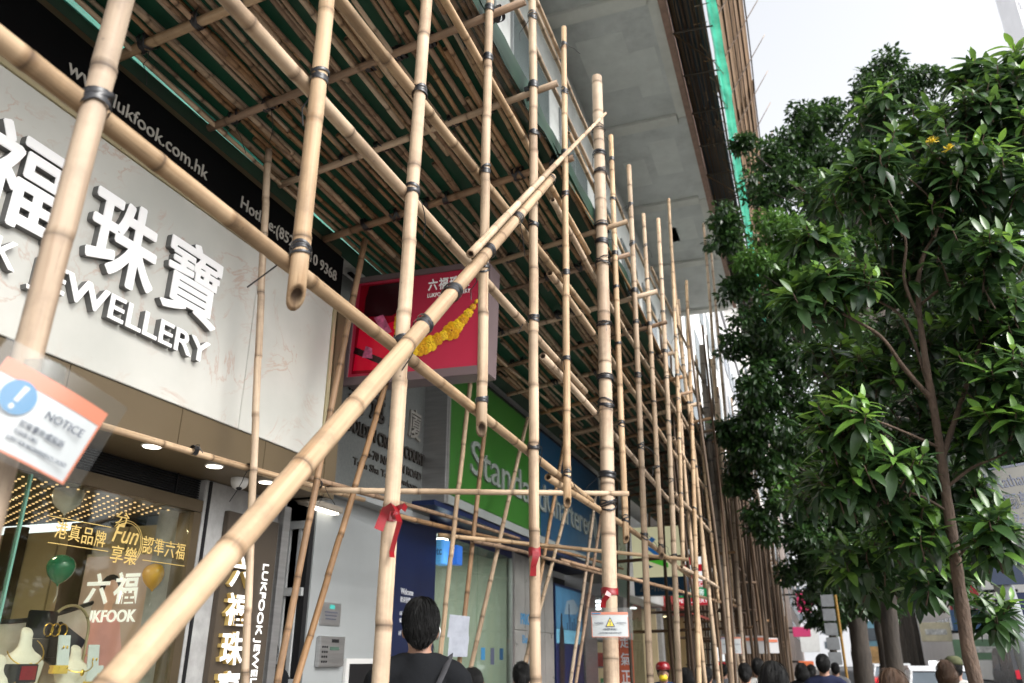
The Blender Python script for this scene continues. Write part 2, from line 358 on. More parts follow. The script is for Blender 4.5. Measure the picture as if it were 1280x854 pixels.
# ================================================================== jewellery shop
jw = thing('jewellery_shop', 'jeweller\'s shop with white marble fascia, big white lettering and brown soffit', 'shop', (-3.6, 2.6, 0))
box('fascia_core', m_brown, jw, -3.9, -3.222, .3, 4.9, 2.665, 4.62)
ys = [.6, 2.398, 2.402, 3.908, 3.912, 4.818]
for i in range(3): box('marble_panel', m_marble, jw, -3.218, -3.2, ys[2 * i], ys[2 * i + 1], 2.874, 4.092, .003)
m_trim = mat('gold_trim', (.55, .48, .30), .3, .05, 5, metal=.5)
box('fascia_trim', m_trim, jw, -3.221, -3.19, .6, 4.855, 4.095, 4.125)
box('fascia_trim', m_trim, jw, -3.221, -3.19, 4.822, 4.858, 2.87, 4.094)
for i in range(6): box('brown_panel', m_brown, jw, -3.221, -3.212, .36 + i * .77, .36 + (i + 1) * .77 - .004, 2.64, 2.872, .002)
box('brown_return', m_brown, jw, -3.5, -3.206, 4.905, 5.06, 2.64, 4.1, .003)
box('soffit', m_brown, jw, -3.66, -3.222, .3, 4.98, 2.64, 2.664)
m_lamp = mat('lamp_glow', (1, 1, 1), .4, 0, emit=(1, .93, .8), estr=2.5)
m_ring = mat('lamp_ring', (.7, .7, .68), .4, 0)
for (px, py) in ((110, 532), (190, 557), (268, 582), (333, 602)):
    p = az(px, py, 2.64)
    d = MB().lathe((p.x, p.y, 2.633), [(.052, 0), (.056, .003), (.056, .0065)], 20).build('downlight', m_ring, jw)
    MB().lathe((p.x, p.y, 2.6305), [(.046, 0), (.046, .0024)], 20).build('lamp_lens', m_lamp, d)
p = az(300, 598, 2.64)
d = MB().lathe((p.x, p.y, 2.595), [(.02, -.028), (.042, -.014), (.05, .0), (.055, .02), (.055, .044)], 18).build('ceiling_camera', m_white, jw, True)
MB().ell((p.x + .012, p.y - .012, 2.575), (.02, .02, .016)).build('camera_lens', m_dark, d, True)

# fascia lettering: white faces on dark returns
def sign_char(ch, y0, y1, z0, z1, off=.02, off2=.02):
    V, F = tmesh(ch, .002, .01); mn = V.min(0); mx = V.max(0); e = off * (y1 - y0)
    def layer(x, dep, step):
        P = []; Q = []
        for k, (a, b) in enumerate(((0, 0), (1, 0), (-1, 0), (0, 1), (0, -1), (.7, .7), (-.7, .7), (.7, -.7), (-.7, -.7))):
            n = len(P); P += [(x + (p[2] + .01) / .02 * dep + k * step, y0 + e + (p[0] - mn[0]) / (mx[0] - mn[0]) * (y1 - y0 - 2 * e) + a * e, z0 + e + (p[1] - mn[1]) / (mx[1] - mn[1]) * (z1 - z0 - 2 * e) + b * e) for p in V]; Q += [tuple(i + n for i in f) for f in F]
        me = bpy.data.meshes.new('letter'); me.from_pydata(P, [], Q); me.validate(); return me
    c = link('letter', layer(-3.199, .035, .00005), jw, m_letterside); link('letter_face', layer(-3.1635, .003, .0003), c, m_letter)
sign_char('六', 1.42, 1.86, 3.37, 3.83, .021)
sign_char('福', 1.96, 2.40, 3.35, 3.84, .021); sign_char('珠', 2.56, 3.02, 3.35, 3.84, .021); sign_char('寶', 3.08, 3.54, 3.36, 3.84, .015)
def sign_word(s, y0, y1, z0, h):
    V, F = tmesh(s, .018, .01); mn = V.min(0); sx = (y1 - y0) / (V.max(0)[0] - mn[0])
    H = tmesh('H', .018, .01)[0]; sy = h / (H[:, 1].max() - H[:, 1].min())
    for i, ch in enumerate(s):
        if ch == ' ': continue
        A = tmesh(s[:i + 1], .018, .01)[0]; G = tmesh(ch, .018, .01)[0]
        a = y0 + (A[:, 0].max() - G[:, 0].max() + G[:, 0].min() - mn[0]) * sx; b = a + (G[:, 0].max() - G[:, 0].min()) * sx
        sign_char(ch, a, b, z0 + G[:, 1].min() * sy, z0 + G[:, 1].max() * sy, .022)
sign_word('LUKFOOK', 1.42, 2.24, 3.155, .135); sign_word('JEWELLERY', 2.31, 3.52, 3.155, .135)

# black web-address banner above the marble
bn = MB().add([(-3.215, .3, 4.13), (-3.215, 4.93, 4.13), (-3.215, 4.93, 4.56), (-3.215, .3, 4.56), (-3.24, .3, 4.13), (-3.24, 4.93, 4.13), (-3.24, 4.93, 4.56), (-3.24, .3, 4.56)],
              [(0, 1, 2, 3), (7, 6, 5, 4), (0, 4, 5, 1), (3, 2, 6, 7), (1, 5, 6, 2), (0, 3, 7, 4)]).build('black_banner', m_black, jw)
m_gtxt = mat('silver_text', (.42, .40, .36), .4, 0)
word('www.lukfook.com.hk', 'banner_letter', m_gtxt, bn, (-3.214, 2.28, 4.315), *FX, 1.05, .085, .006, .003)
word('Hotline:(852) 2710 9368', 'banner_letter', m_gtxt, bn, (-3.214, 3.66, 4.315), *FX, 1.18, .085, .006, .003)

# window wall
XG = -3.62
lv = box('louvre', m_dark, jw, -3.72, -3.66, .4, 4.16, 2.5, 2.638)
for i in range(9): box('louvre_slat', m_dark, lv, -3.66, -3.645, .4, 4.16, 2.505 + i * .0148, 2.513 + i * .0148)
for i in range(5): box('louvre_bar', m_dark, lv, -3.644, -3.636, .5 + i * .86, .51 + i * .86, 2.5, 2.638)
m_bronze = mat('bronze_frame', (.10, .075, .045), .35, .1, 5, metal=.5)
box('window_header', m_bronze, jw, -3.72, XG + .02, .4, 4.16, 2.425, 2.498)
box('window_frame', m_bronze, jw, -3.72, XG + .02, 4.09, 4.158, .5, 2.42)
box('window_sill', m_bronze, jw, -3.9, XG + .02, .4, 4.16, .0, .7)
box('window_glass', m_glass, jw, XG - .012, XG, 2.93, 4.085, .71, 2.42)
box('window_glass', m_glass, jw, XG - .012, XG, .5, 2.915, .71, 2.42)
m_gledge = mat('glass_edge', (.10, .22, .17), .15, 0)
box('glass_edge', m_gledge, jw, XG - .016, XG + .003, 2.917, 2.928, .71, 2.42)
box('glass_edge', m_gledge, jw, XG - .4, XG - .388, 2.2, 2.21, .71, 2.42)
m_tanwall = mat('tan_wall', (.50, .40, .24), .4, .06, 3)
m_tanwall2 = mat('pale_wall', (.62, .54, .40), .5, .05, 3)
box('back_wall', m_tanwall2, jw, -6.3, -6.2, .0, 4.6, 0, 2.7)
for i in range(4): box('wall_panel', m_tanwall, jw, -6.2 + i * .62, -5.59 + i * .62 - .004, 4.33, 4.36, .1, 2.4, .003)
for xx in (-5.35, -4.72): box('wall_column', m_bronze, jw, xx - .09, xx + .09, 4.27, 4.328, .1, 2.44, .004)
for k in range(5):
    sf = box('shelf', m_bronze, jw, -6.19, -5.85, 1.0, 4.2, 1.0 + k * .3, 1.02 + k * .3)
m_ceil = mat('dark_ceiling', (.05, .035, .022), .5, .2, 6)
cl = box('shop_ceiling', m_ceil, jw, -6.2, -3.74, .0, 4.33, 2.46, 2.5)
dots = MB()
for i in range(34):
    for j in range(46):
        dots.lathe((-3.8 - i * .07, .95 + j * .072 + (i % 2) * .036, 2.452), [(.008, 0), (.008, .006)], 6)
dd = dots.build('ceiling_studs', mat('stud_glow', (.9, .6, .3), .4, 0, emit=(1, .62, .28), estr=.5), cl); dd['kind'] = 'stuff'
box('shop_floor', m_tanwall2, jw, -6.2, -3.74, .0, 4.33, .0, .02)
box('display_plinth', m_tanwall2, jw, -5.3, -3.72, .5, 4.3, .02, .95, .01)
for xx, yy in ((-4.3, 1.9), (-4.3, 3.4), (-5.4, 2.6)):
    al = bpy.data.lights.new('shop_lamp', 'AREA'); al.energy = 1.8; al.size = .16; al.color = (1, .8, .52)
    ao = bpy.data.objects.new('shop_lamp', al); COL.objects.link(ao); ao.location = (xx, yy, 2.43)

# gold print on the glass
def gp(px, py, X=XG + .004): return ax(px, py, X)
def winstr(s, xa, ya, xb, yb, hpx):
    a = gp(xa, ya); b = gp(xb, yb); n = len(s); top = gp(xa, ya - hpx); h = top.z - a.z
    u = (b - a); u.x = 0
    for i, ch in enumerate(s):
        q = a + u * (i / n)
        glyph(ch, 'window_letter', m_gold, jw, (XG + .004, q.y, q.z), *FX, u.y / n * .86, h, .002, .004)
winstr('港真品牌', 67, 672, 132, 686, 22); winstr('認準六福', 177, 691, 231, 701, 22)
c = gp(156, 682)
glyph('Fun', 'window_letter', m_gold, jw, (XG + .004, c.y - .1, c.z + .01), *FX, .19, .10, .002, .004, shear=.3)
glyph('分', 'window_letter', m_gold, jw, (XG + .004, c.y - .1, c.z + .11), *FX, .1, .07, .002, .004)
glyph('享', 'window_letter', m_gold, jw, (XG + .004, c.y - .09, c.z - .1), *FX, .09, .095, .002, .006)
glyph('樂', 'window_letter', m_gold, jw, (XG + .004, c.y + .01, c.z - .1), *FX, .09, .095, .002, .006)
for k in range(2):
    r = .115 + k * .012; ring = [(XG + .005, c.y + r * math.cos(t), c.z + .01 + r * math.sin(t)) for t in [R(-60 + i * 8) for i in range(26)]]
    MB().tube(ring, .0018, 5).build('window_ring', m_gold, jw)
for (a, b) in (((62, 645), (138, 664)), ((60, 678), (134, 695)), ((178, 673), (232, 684)), ((178, 700), (232, 710))):
    A = gp(*a); B = gp(*b); box('window_line', m_gold, jw, XG + .003, XG + .005, A.y, B.y, A.z - .002, A.z + .002)

# pilaster with the tall lit name board
box('pilaster', m_pilaster, jw, -3.95, -3.60, 4.16, 5.06, 0, 2.638, .004)
box('pilaster_trim', m_dark, jw, -3.60, -3.588, 4.19, 4.21, 0, 2.63)
nb = box('name_board', mat('board_bronze', (.055, .042, .03), .4, .08, 3), jw, -3.60, -3.56, 4.37, 4.93, .45, 2.47, .004)
box('board_edge', m_steel, jw, -3.6, -3.552, 4.965, 5.05, .3, 2.6, .003)
m_lit = mat('lit_letter', (.9, .9, .88), .4, 0, emit=(1, .97, .92), estr=.28)
for i, ch in enumerate('六福珠寶'):
    zc = 1.99 - i * .235
    k = glyph(ch, 'board_letter', m_gold, nb, (-3.559, 4.42, zc), *FX, .22, .2, .03, .018)
    glyph(ch, 'letter_face', m_lit, k, (-3.528, 4.42, zc), *FX, .22, .2, .003, .018)
s = 'LUKFOOK JEWELLERY'; V = tmesh(s, .02, .01)[0]; wd = V[:, 0].max() - V[:, 0].min()
word(s, 'board_letter', m_lit, nb, (-3.558, 4.79, 2.17), (0, 0, -1), (0, 1, 0), 1.0, .06, .006, .004)

# goods in the shop window
m_velvet = mat('cream_velvet', (.66, .58, .50), .8, .06, 20)
m_boxblk = mat('black_box', (.012, .011, .012), .35, .1, 10)
def bust(px, py, X, h, label):
    p = ax(px, py, X); t = thing('necklace_bust', label, 'display bust', (p.x, p.y, p.z - h))
    prof = [(.085, 0), (.09, .02), (.10, h * .2), (.118, h * .42), (.122, h * .52), (.10, h * .62), (.06, h * .69), (.040, h * .76), (.035, h * .88), (.036, h * .97), (.030, h)]
    mb = MB().lathe((0, 0, 0), prof, 28); mb.v = [(p.x + x * .55 - .02 * (z / h), p.y + y, p.z - h + z - (.02 * x / .036 if z > h * .9 else 0)) for x, y, z in mb.v]; mb.build('bust', m_velvet, t, True)
    ch = [(p.x + .02 + .085 * math.cos(a), p.y - .02 + .09 * math.sin(a), p.z - h * .30 - h * .22 * math.cos(a + .4)) for a in [R(-110 + i * 11) for i in range(21)]]
    MB().tube(ch, .003, 6).build('necklace', m_goldm, t)
    MB().ell((p.x + .1, p.y - .04, p.z - h * .53), (.008, .014, .018), 10, 7).build('pendant', m_goldm, t, True)
bust(38, 788, -4.0, .34, 'larger cream necklace bust with gold pendant in the jeweller\'s window')
bust(99, 810, -4.05, .25, 'smaller cream necklace bust between black box and white cards')
bust(4, 822, -3.9, .26, 'cream necklace bust cut by the left edge of the picture')
def hoop(px, py, X, r, label):
    p = ax(px, py, X); t = thing('arch_display', label, 'display stand', (p.x, p.y, p.z - r - .3))
    pts = [(p.x, p.y - r, p.z - r - .3)] + [(p.x, p.y - r * math.cos(R(i * 12)), p.z - r + r * math.sin(R(i * 12))) for i in range(16)] + [(p.x, p.y + r, p.z - r - .3)]
    MB().tube(pts, .009, 8).build('hoop', m_trim, t, True)
    box('base', m_boxblk, t, p.x - .08, p.x + .08, p.y - r - .03, p.y + r + .03, p.z - r - .33, p.z - r - .3, .005)
    MB().obox((p.x - .02, p.y, p.z - r - .1), (0, 1, -.5), (0, .5, 1), (1, 0, 0), r * .7, .1, .01).build('tray', m_boxblk, t)
hoop(92, 757, -4.35, .15, 'brass arch display hoop in the left of the window')
hoop(182, 768, -4.3, .15, 'brass arch display hoop below the lit poster')
p = ax(66, 790, -4.2)
t = thing('jewellery_box', 'open black jewellery box holding bangles', 'box', (p.x, p.y, p.z - .14))
box('box_base', m_boxblk, t, p.x - .1, p.x + .1, p.y - .1, p.y + .1, p.z - .14, p.z - .04, .006)
box('lid', m_boxblk, t, p.x - .11, p.x - .09, p.y - .1, p.y + .1, p.z - .035, p.z + .12, .006)
for k in range(3): MB().tube([(p.x + .02, p.y - .05 + k * .05 + .03 * math.cos(a), p.z + .01 + .035 * math.sin(a)) for a in [R(i * 24) for i in range(16)]], .004, 6).build('bangle', m_goldm, t, True)
for i, (px, py, hh, lab) in enumerate(((83, 794, .16, 'white earring card standing on gold plinth'), (120, 806, .2, 'tall white earring card beside small bust'), (124, 832, .12, 'low white earring card in front of the tall one'))):
    p = ax(px, py, -4.0); t = thing('earring_card', lab, 'display card', (p.x, p.y, p.z - hh))
    MB().obox((p.x, p.y, p.z - hh / 2), (.35, .94, 0), (-.15, 0, 1), (.94, -.35, 0), .032, hh / 2, .006).build('card', m_paper, t, bevel=.002)
    MB().obox((p.x - .01, p.y, p.z - hh - .02), (.35, .94, 0), (0, 0, 1), (.94, -.35, 0), .04, .022, .03).build('plinth', m_goldm, t, bevel=.003)
    for q in (-1, 1): MB().ell((p.x + .012, p.y + q * .012, p.z - hh * .4), (.005, .005, .009), 8, 6).build('earring', m_goldm, t, True)
p = ax(14, 770, -4.5)
t = thing('display_panel', 'dark framed cream backdrop panel with dipped top at the window\'s left', 'panel', (p.x, p.y, p.z - .8))
top = [(p.x, p.y - .6 + i * .1, p.z + .02 - .10 * math.sin(math.pi * i / 12) + i * .008) for i in range(13)]
mb = MB(); n = len(top); mb.add([q for q in top] + [(q[0], q[1], p.z - .8) for q in top], [(i, i + n, i + n + 1, i + 1) for i in range(n - 1)]); mb.add([(q[0] - .03, q[1], q[2]) for q in top] + [(q[0] - .03, q[1], p.z - .8) for q in top], [(i, i + 1, i + n + 1, i + n) for i in range(n - 1)])
mb.build('panel', m_velvet, t); MB().tube(top, .014, 6).build('panel_edge', m_boxblk, t, True)
p = ax(26, 838, -3.85)
t = thing('red_card_box', 'small black tray with a red card at the front of the window', 'tray', (p.x, p.y, p.z - .06))
box('tray', m_boxblk, t, p.x - .05, p.x + .05, p.y - .06, p.y + .06, p.z - .06, p.z + .03, .004); box('card', m_red, t, p.x + .052, p.x + .056, p.y - .045, p.y + .045, p.z - .045, p.z + .02)
for px, py, r, X, col, lab in ((85, 621, .085, -3.95, (.62, .58, .57), 'silvery white balloon hanging at the top of the window'), (148, 612, .075, -4.0, (.75, .36, .05), 'orange balloon near the studded ceiling'),
                          (76, 711, .075, -3.95, (.02, .15, .075), 'green balloon hanging before the mirrored lettering'), (193, 720, .075, -3.9, (.78, .40, .04), 'orange balloon covering part of the lit poster'),
                          (231, 668, .07, -3.85, (.03, .17, .09), 'green balloon at the right edge of the window')):
    p = ax(px, py, X); t = thing('balloon', lab, 'balloon', (p.x, p.y, p.z), 'balloons in the jeweller\'s window')
    mm = mat('balloon_%d' % px, col, .18, .05, 4, spec=.6)
    prof = [(.004, -1.28), (.10, -1.2), (.06, -1.16), (.25, -1.02), (.55, -.8), (.82, -.45), (.97, -.05), (1.0, .2), (.92, .5), (.74, .75), (.45, .93), (.15, 1.0), (.01, 1.01)]
    MB().lathe(p, [(a * r, b * r) for a, b in prof], 24).build('skin', mm, t, True)
    MB().tube([p + Vector((0, 0, -1.28 * r)), p + Vector((0, .01, -1.9 * r)), p + Vector((0, -.005, -2.4 * r))], .0015, 4).build('string', m_paper, t)
# lit poster on the side wall
a = ay(163, 712, 4.325); b = ay(207, 830, 4.325); c0 = ay(150, 830, 4.325)
x0, x1, z0, z1 = -4.62, -4.05, 1.42, 2.2
t = thing('lit_poster', 'glowing poster of a woman in pink with white lettering inside the shop', 'poster', (-4.3, 4.3, 1.3))
box('poster_frame', m_trim, t, x0 - .02, x1 + .02, 4.29, 4.328, z0 - .02, z1 + .02)
m_post = mat('poster_face', (.42, .30, .24), .4, .15, 3, emit=(.9, .62, .48), estr=.06)
box('poster_face', m_post, t, x0, x1, 4.284, 4.289, z0, z1)
m_skin_p = mat('poster_skin', (.65, .40, .30), .5, .05, 6, emit=(.8, .45, .33), estr=.06); m_pink_p = mat('poster_dress', (.75, .38, .36), .5, .1, 9, emit=(.85, .4, .38), estr=.05)
f = MB(); cx = -4.36
f.add([(cx + dx, 4.2825, z0 + dz) for dx, dz in ((-.2, 0), (.16, 0), (.17, .2), (.12, .36), (.07, .42), (-.08, .42), (-.15, .34), (-.2, .16))], [tuple(range(8))]).build('poster_dress', m_pink_p, t)
MB().add([(cx + .005 + .062 * math.cos(R(k * 20)), 4.281, z0 + .54 + .085 * math.sin(R(k * 20))) for k in range(18)], [tuple(range(18))]).build('poster_face_print', m_skin_p, t)
MB().add([(cx - .01 + .085 * math.cos(R(k * 20)), 4.2818, z0 + .585 + .075 * math.sin(R(k * 20))) for k in range(18)], [tuple(range(18))]).build('poster_hair_print', m_boxblk, t)
MB().add([(cx - .035, 4.2812, z0 + .40), (cx + .04, 4.2812, z0 + .40), (cx + .035, 4.2812, z0 + .5), (cx - .025, 4.2812, z0 + .5)], [(0, 1, 2, 3)]).build('poster_neck_print', m_skin_p, t)
glyph('六', 'poster_letter', m_lit, t, (x0 + .05, 4.28, z0 + .47), *FY, .2, .2, .006, .02); glyph('福', 'poster_letter', m_lit, t, (x0 + .29, 4.28, z0 + .47), *FY, .2, .2, .006, .02)
word('LUKFOOK', 'poster_letter', m_lit, t, (x0 + .03, 4.28, z0 + .36), *FY, .48, .075, .006, .02)

# ================================================================== stair entrance with stone name wall (between the jeweller and the bank)
en = thing('apartment_entrance', 'grey stone wall with raised name letters above a stairway door and pale wall', 'entrance', (-3.8, 6, 0))
box('stone_wall', m_stone, en, -3.7, -3.45, 5.07, 7.2, 2.86, 5.2)
box('stone_soffit', m_wallw, en, -4.6, -3.45, 5.07, 7.2, 2.80, 2.858)
m_lett = mat('bronze_letter', (.035, .03, .026), .4, .1, 20, metal=.4)
for i, ch in enumerate('金冠大廈'): glyph(ch, 'name_letter', m_lett if i < 3 else mat('worn_letter', (.2, .19, .17), .5, .2, 20), en, (-3.449, 5.52 + i * .37, 3.50 + i * .012), *FX, .26, .30, .02, .01)
word('GOLDEN CROWN COURT', 'name_letter', m_lett, en, (-3.449, 5.53, 3.32), *FX, 1.46, .115, .02, .014)
word('66-70 NATHAN ROAD', 'name_letter', m_lett, en, (-3.449, 5.85, 3.17), *FX, 1.1, .075, .012, .008)
word('Tsim Sha Tsui, Kowloon', 'name_letter', m_lett, en, (-3.449, 5.68, 3.06), *FX, 1.2, .06, .01, .004)
box('pale_wall', m_wallw, en, -4.4, -3.60, 5.46, 6.72, 0, 2.80)
box('corner_strip', m_white, en, -3.6, -3.585, 6.66, 6.74, .0, 2.79)
# letter-box recess frame at the foot of the pale wall
fr = box('recess_frame', m_white, en, -3.6, -3.57, 6.02, 6.66, 1.0, 1.56, .004); box('recess_glass', m_dark, fr, -3.57, -3.566, 6.07, 6.62, 1.0, 1.52)
ic = box('intercom', m_steel, en, -3.6, -3.56, 5.46 + .14, 5.46 + .5, 1.50, 1.72, .006)
box('screen', m_dark, ic, -3.56, -3.556, 5.76, 5.86, 1.675, 1.70); box('screen', mat('keypad', (.05, .09, .07), .4, .1, 20), ic, -3.56, -3.556, 5.74, 5.87, 1.62, 1.645)
for i in range(3):
    for j in range(4): box('button', m_dark, ic, -3.56, -3.556, 5.63 + i * .03, 5.645 + i * .03, 1.53 + j * .035, 1.545 + j * .035)
pq = box('plaque', m_steel, en, -3.6, -3.59, 5.62, 5.91, 1.80, 1.97, .003)
box('plaque_logo', mat('teal_print', (.05, .4, .36), .5, 0), pq, -3.59, -3.588, 5.74, 5.81, 1.925, 1.955)
for i in range(3): box('plaque_line', m_ink, pq, -3.59, -3.588, 5.67 + i * .01, 5.86 - i * .01, 1.895 - i * .025, 1.903 - i * .025)
lf = box('tube_light', mat('lamp_body', (.25, .22, .18), .5, .1, 9), en, -3.62, -3.52, 5.2, 5.72, 2.66, 2.71, .006); box('tube', m_lamp, lf, -3.60, -3.54, 5.34, 5.68, 2.648, 2.66)
# doorway with fold-back gate
box('stair_back', m_dark, en, -5.4, -5.3, 4.9, 6.0, 0, 2.8); box('stair_wall', m_wallw, en, -5.3, -3.62, 5.46, 5.462, 0, 2.8)
gt = MB()
for i in range(9): gt.box(-4.5 + i * .1, -4.47 + i * .1, 5.38, 5.4, .05, 2.5)
gt.box(-4.55, -3.62, 5.37, 5.41, 1.35, 1.42); gt.box(-4.55, -3.62, 5.37, 5.41, 2.0, 2.06); gt.box(-4.55, -3.62, 5.37, 5.41, 2.5, 2.56)
gt.build('gate', mat('gate_paint', (.30, .31, .31), .5, .1, 9), en); box('door_jamb', m_dark, en, -3.66, -3.61, 5.40, 5.455, 0, 2.7)

# ================================================================== bank
bk = thing('bank_branch', 'bank shopfront with long green and blue sign and navy panels', 'bank', (-3.6, 10, 0))
m_green = mat('sign_green', (.022, .112, .012), .35, .06, 2); m_blue = mat('sign_blue', (.004, .045, .10), .35, .06, 2); m_navy = mat('navy_panel', (.0025, .010, .05), .35, .1, 4)
sb_ = box('sign_core', m_dark, bk, -3.8, -3.215, 7.02, 13.3, 2.95, 4.5)
sg = box('sign_panel', m_green, bk, -3.214, -3.2, 7.02, 10.0, 3.05, 4.45, .003); sbp = box('sign_panel', m_blue, bk, -3.214, -3.2, 10.005, 13.3, 3.05, 4.45, .003)
box('sign_strip', mat('sign_strip', (.22, .24, .235), .4, .06, 3), bk, -3.214, -3.195, 7.02, 13.3, 2.955, 3.045, .002)
box('steel_return', m_steel, bk, -3.5, -3.197, 6.985, 7.015, 2.95, 4.5, .003); box('steel_return', m_steel, bk, -3.205, -3.190, 7.016, 7.06, 2.95, 4.5)
m_st = mat('sign_text', (.20, .225, .21), .4, .03, 4)
word('Standard', 'sign_letter', m_st, sg, (-3.199, 7.6, 3.37), *FX, 2.6, .36, .02, .002); word('Chartered', 'sign_letter', m_st, sbp, (-3.199, 10.25, 3.37), *FX, 2.4, .36, .02, .002)
lg = MB()
for s_ in (-1, 1):
    pts = [(-3.19, 12.87 + s_ * .08 * math.sin(t), 3.56 + .2 * math.cos(t) * s_) for t in [R(i * 15) for i in range(13)]]; lg.tube(pts, .022, 6)
lg.build('sign_emblem', m_st, sbp, True)
box('sign_panel', mat('dull_panel', (.14, .19, .15), .3, .12, 3), bk, -3.214, -3.2, 13.32, 15.3, 2.6, 4.1, .003, label='dull translucent end panel')
box('soffit', m_navy, bk, -3.9, -3.216, 6.8, 15.4, 2.90, 2.948)
box('navy_panel', m_navy, bk, -3.9, -3.6, 6.745, 7.7, 0, 2.89, .003)
m_w = mat('print_white', (.65, .67, .7), .5, 0)
glyph('Welcome', 'panel_text', m_w, bk, (-3.599, 6.95, 2.12), *FX, .26, .055, .002, .005); glyph('歡迎蒞臨', 'panel_text', m_w, bk, (-3.599, 6.95, 2.05), *FX, .21, .05, .002)
glyph('66 Nathan Road Branch', 'panel_text', m_w, bk, (-3.599, 6.95, 1.935), *FX, .46, .035, .002); glyph('彌敦道分行', 'panel_text', m_w, bk, (-3.599, 6.95, 1.87), *FX, .24, .04, .002); glyph('1/F', 'panel_text', m_w, bk, (-3.599, 6.95, 1.76), *FX, .05, .04, .002)
m_bglass = glass_mat('bank_glass', (.82, .9, .84), .10)
for i in range(2):
    box('window_pane', m_bglass, bk, -3.62, -3.608, 7.72 + i * 1.16, 7.72 + (i + 1) * 1.16 - .01, .15, 2.78)
box('window_head', m_navy, bk, -3.9, -3.6, 7.7, 10.02, 2.78, 2.9)
box('mullion', m_steel, bk, -3.64, -3.59, 10.02, 10.10, 0, 2.9)
m_int = mat('bank_interior', (.50, .52, .46), .6, .06, 2)
box('interior_wall', m_int, bk, -6.0, -5.9, 7.7, 10.1, 0, 2.9); box('interior_side', m_int, bk, -5.9, -3.7, 10.09, 10.12, 0, 2.9); box('interior_ceiling', m_white, bk, -5.9, -3.7, 7.7, 10.1, 2.88, 2.895); box('interior_floor', m_kerb, bk, -5.9, -3.63, 7.7, 10.1, 0, .01)
al = bpy.data.lights.new('bank_lamp', 'AREA'); al.energy = 9; al.size = .4; al.color = (1, .98, .9); ao = bpy.data.objects.new('bank_lamp', al); COL.objects.link(ao); ao.location = (-4.7, 8.9, 2.85)
for k in range(3): box('sticker', (m_blueprint, m_ink, m_blue)[k], bk, -3.607, -3.605, 9.0 + k * .3, 9.12 + k * .3, 1.55 - (k % 2) * .05, 1.68)
atm = thing('cash_machine_sign', 'glowing blue bank-network sign hanging above the bank window', 'sign', (-3.45, 7.9, 2.6))
m_lb = mat('lit_blue', (.1, .35, .75), .4, .08, 4, emit=(.12, .42, .9), estr=.18)
A = ay(541, 676, 7.85); box('sign_case', m_lb, atm, A.x, A.x + .13, 7.85, 8.06, A.z - .24, A.z + .01, .006); box('lamp_strip', m_lamp, atm, A.x - .02, A.x + .11, 7.86, 8.0, A.z + .014, A.z + .03)
glyph('etc', 'sign_text', m_ink, atm, (A.x + .01, 7.848, A.z - .15), *FY, .10, .07, .002, .012)
box('side_sign', mat('lit_blue2', (.02, .10, .45), .4, .1, 4, emit=(.05, .25, .8), estr=.12), atm, A.x + .16, A.x + .24, 7.95, 8.1, A.z - .24, A.z - .04, .006)
m_greyp = mat('grey_cladding', (.20, .20, .19), .3, .2, 3, dirt=.2)
for i in range(4):
    for j in range(3): box('cladding_panel', m_greyp, bk, -3.9, -3.6, 10.11 + i * .43, 10.535 + i * .43, .01 + j * .95, .955 + j * .95, .003)
glyph('PRIORITY', 'wall_text', m_blueprint, bk, (-3.598, 10.35, 1.98), *FX, .78, .14, .004, .01); glyph('Banking', 'wall_text', m_blueprint, bk, (-3.598, 10.42, 1.72), *FX, .6, .13, .004)
po = thing('bank_poster', 'navy poster with harbour skyline and dark standing figure', 'poster', (-3.59, 12.6, .7))
box('backing', m_navy, po, -3.62, -3.592, 11.88, 13.42, .9, 2.62)
m_posts = mat('poster_sky', (.05, .17, .30), .4, .25, 2); m_postw = mat('poster_water', (.12, .33, .46), .4, .15, 3, stretch=(1, 1, 8)); m_clou = mat('poster_cloud', (.2, .28, .34), .5, .1, 3)
box('sky_print', m_posts, po, -3.592, -3.588, 11.92, 13.38, 1.98, 2.58); box('water_print', m_postw, po, -3.592, -3.5878, 11.92, 13.38, 1.78, 1.975)
sk = MB()
for y_, w_, h_ in ((12.5, .05, .1), (12.62, .06, .38), (12.7, .04, .2), (12.8, .08, .12), (12.9, .05, .18), (13.0, .06, .1), (13.1, .05, .22), (13.22, .07, .14)): sk.box(-3.588, -3.5865, y_ - w_ / 2, y_ + w_ / 2, 1.98, 1.98 + h_)
sk.build('skyline_print', mat('skyline_print', (.02, .06, .12), .5, .1, 9), po)
MB().add([(-3.586, 12.7 + .35 * math.cos(t) , 2.25 + .13 * math.sin(t)) for t in [R(i * 20) for i in range(18)]][0:0] or [(-3.5872, 12.35, 2.2), (-3.5872, 13.0, 2.22), (-3.5872, 13.2, 2.32), (-3.5872, 12.9, 2.45), (-3.5872, 12.5, 2.4)], [(0, 1, 2, 3, 4)]).build('cloud_print', m_clou, po)
MB().add([(-3.5858, 12.18 + dy, 1.0 + dz) for dy, dz in ((-.12, 0), (.1, 0), (.14, .7), (.12, .95), (.05, 1.05), (.05, 1.2), (-.03, 1.2), (-.03, 1.05), (-.1, .95), (-.14, .6))], [tuple(range(10))]).build('figure_print', m_boxblk, po)
box('lower_cladding', m_tanwall2, bk, -3.9, -3.625, 11.85, 13.5, 0, .88); box('doorway_dark', m_dark, bk, -4.3, -4.2, 11.8, 15.4, 0, 2.9); box('cladding_edge', m_steel, bk, -3.9, -3.58, 13.5, 13.62, 0, 2.89); box('metal_panel', m_steel, bk, -3.9, -3.6, 13.63, 14.4, 0, 2.6, .003)
glyph('etc', 'wall_text', m_ink, bk, (-3.585, 15.0, 2.05), *FX, .9, .22, .006, .012); box('text_board', m_w, bk, -3.62, -3.588, 14.8, 16.1, 1.95, 2.4)

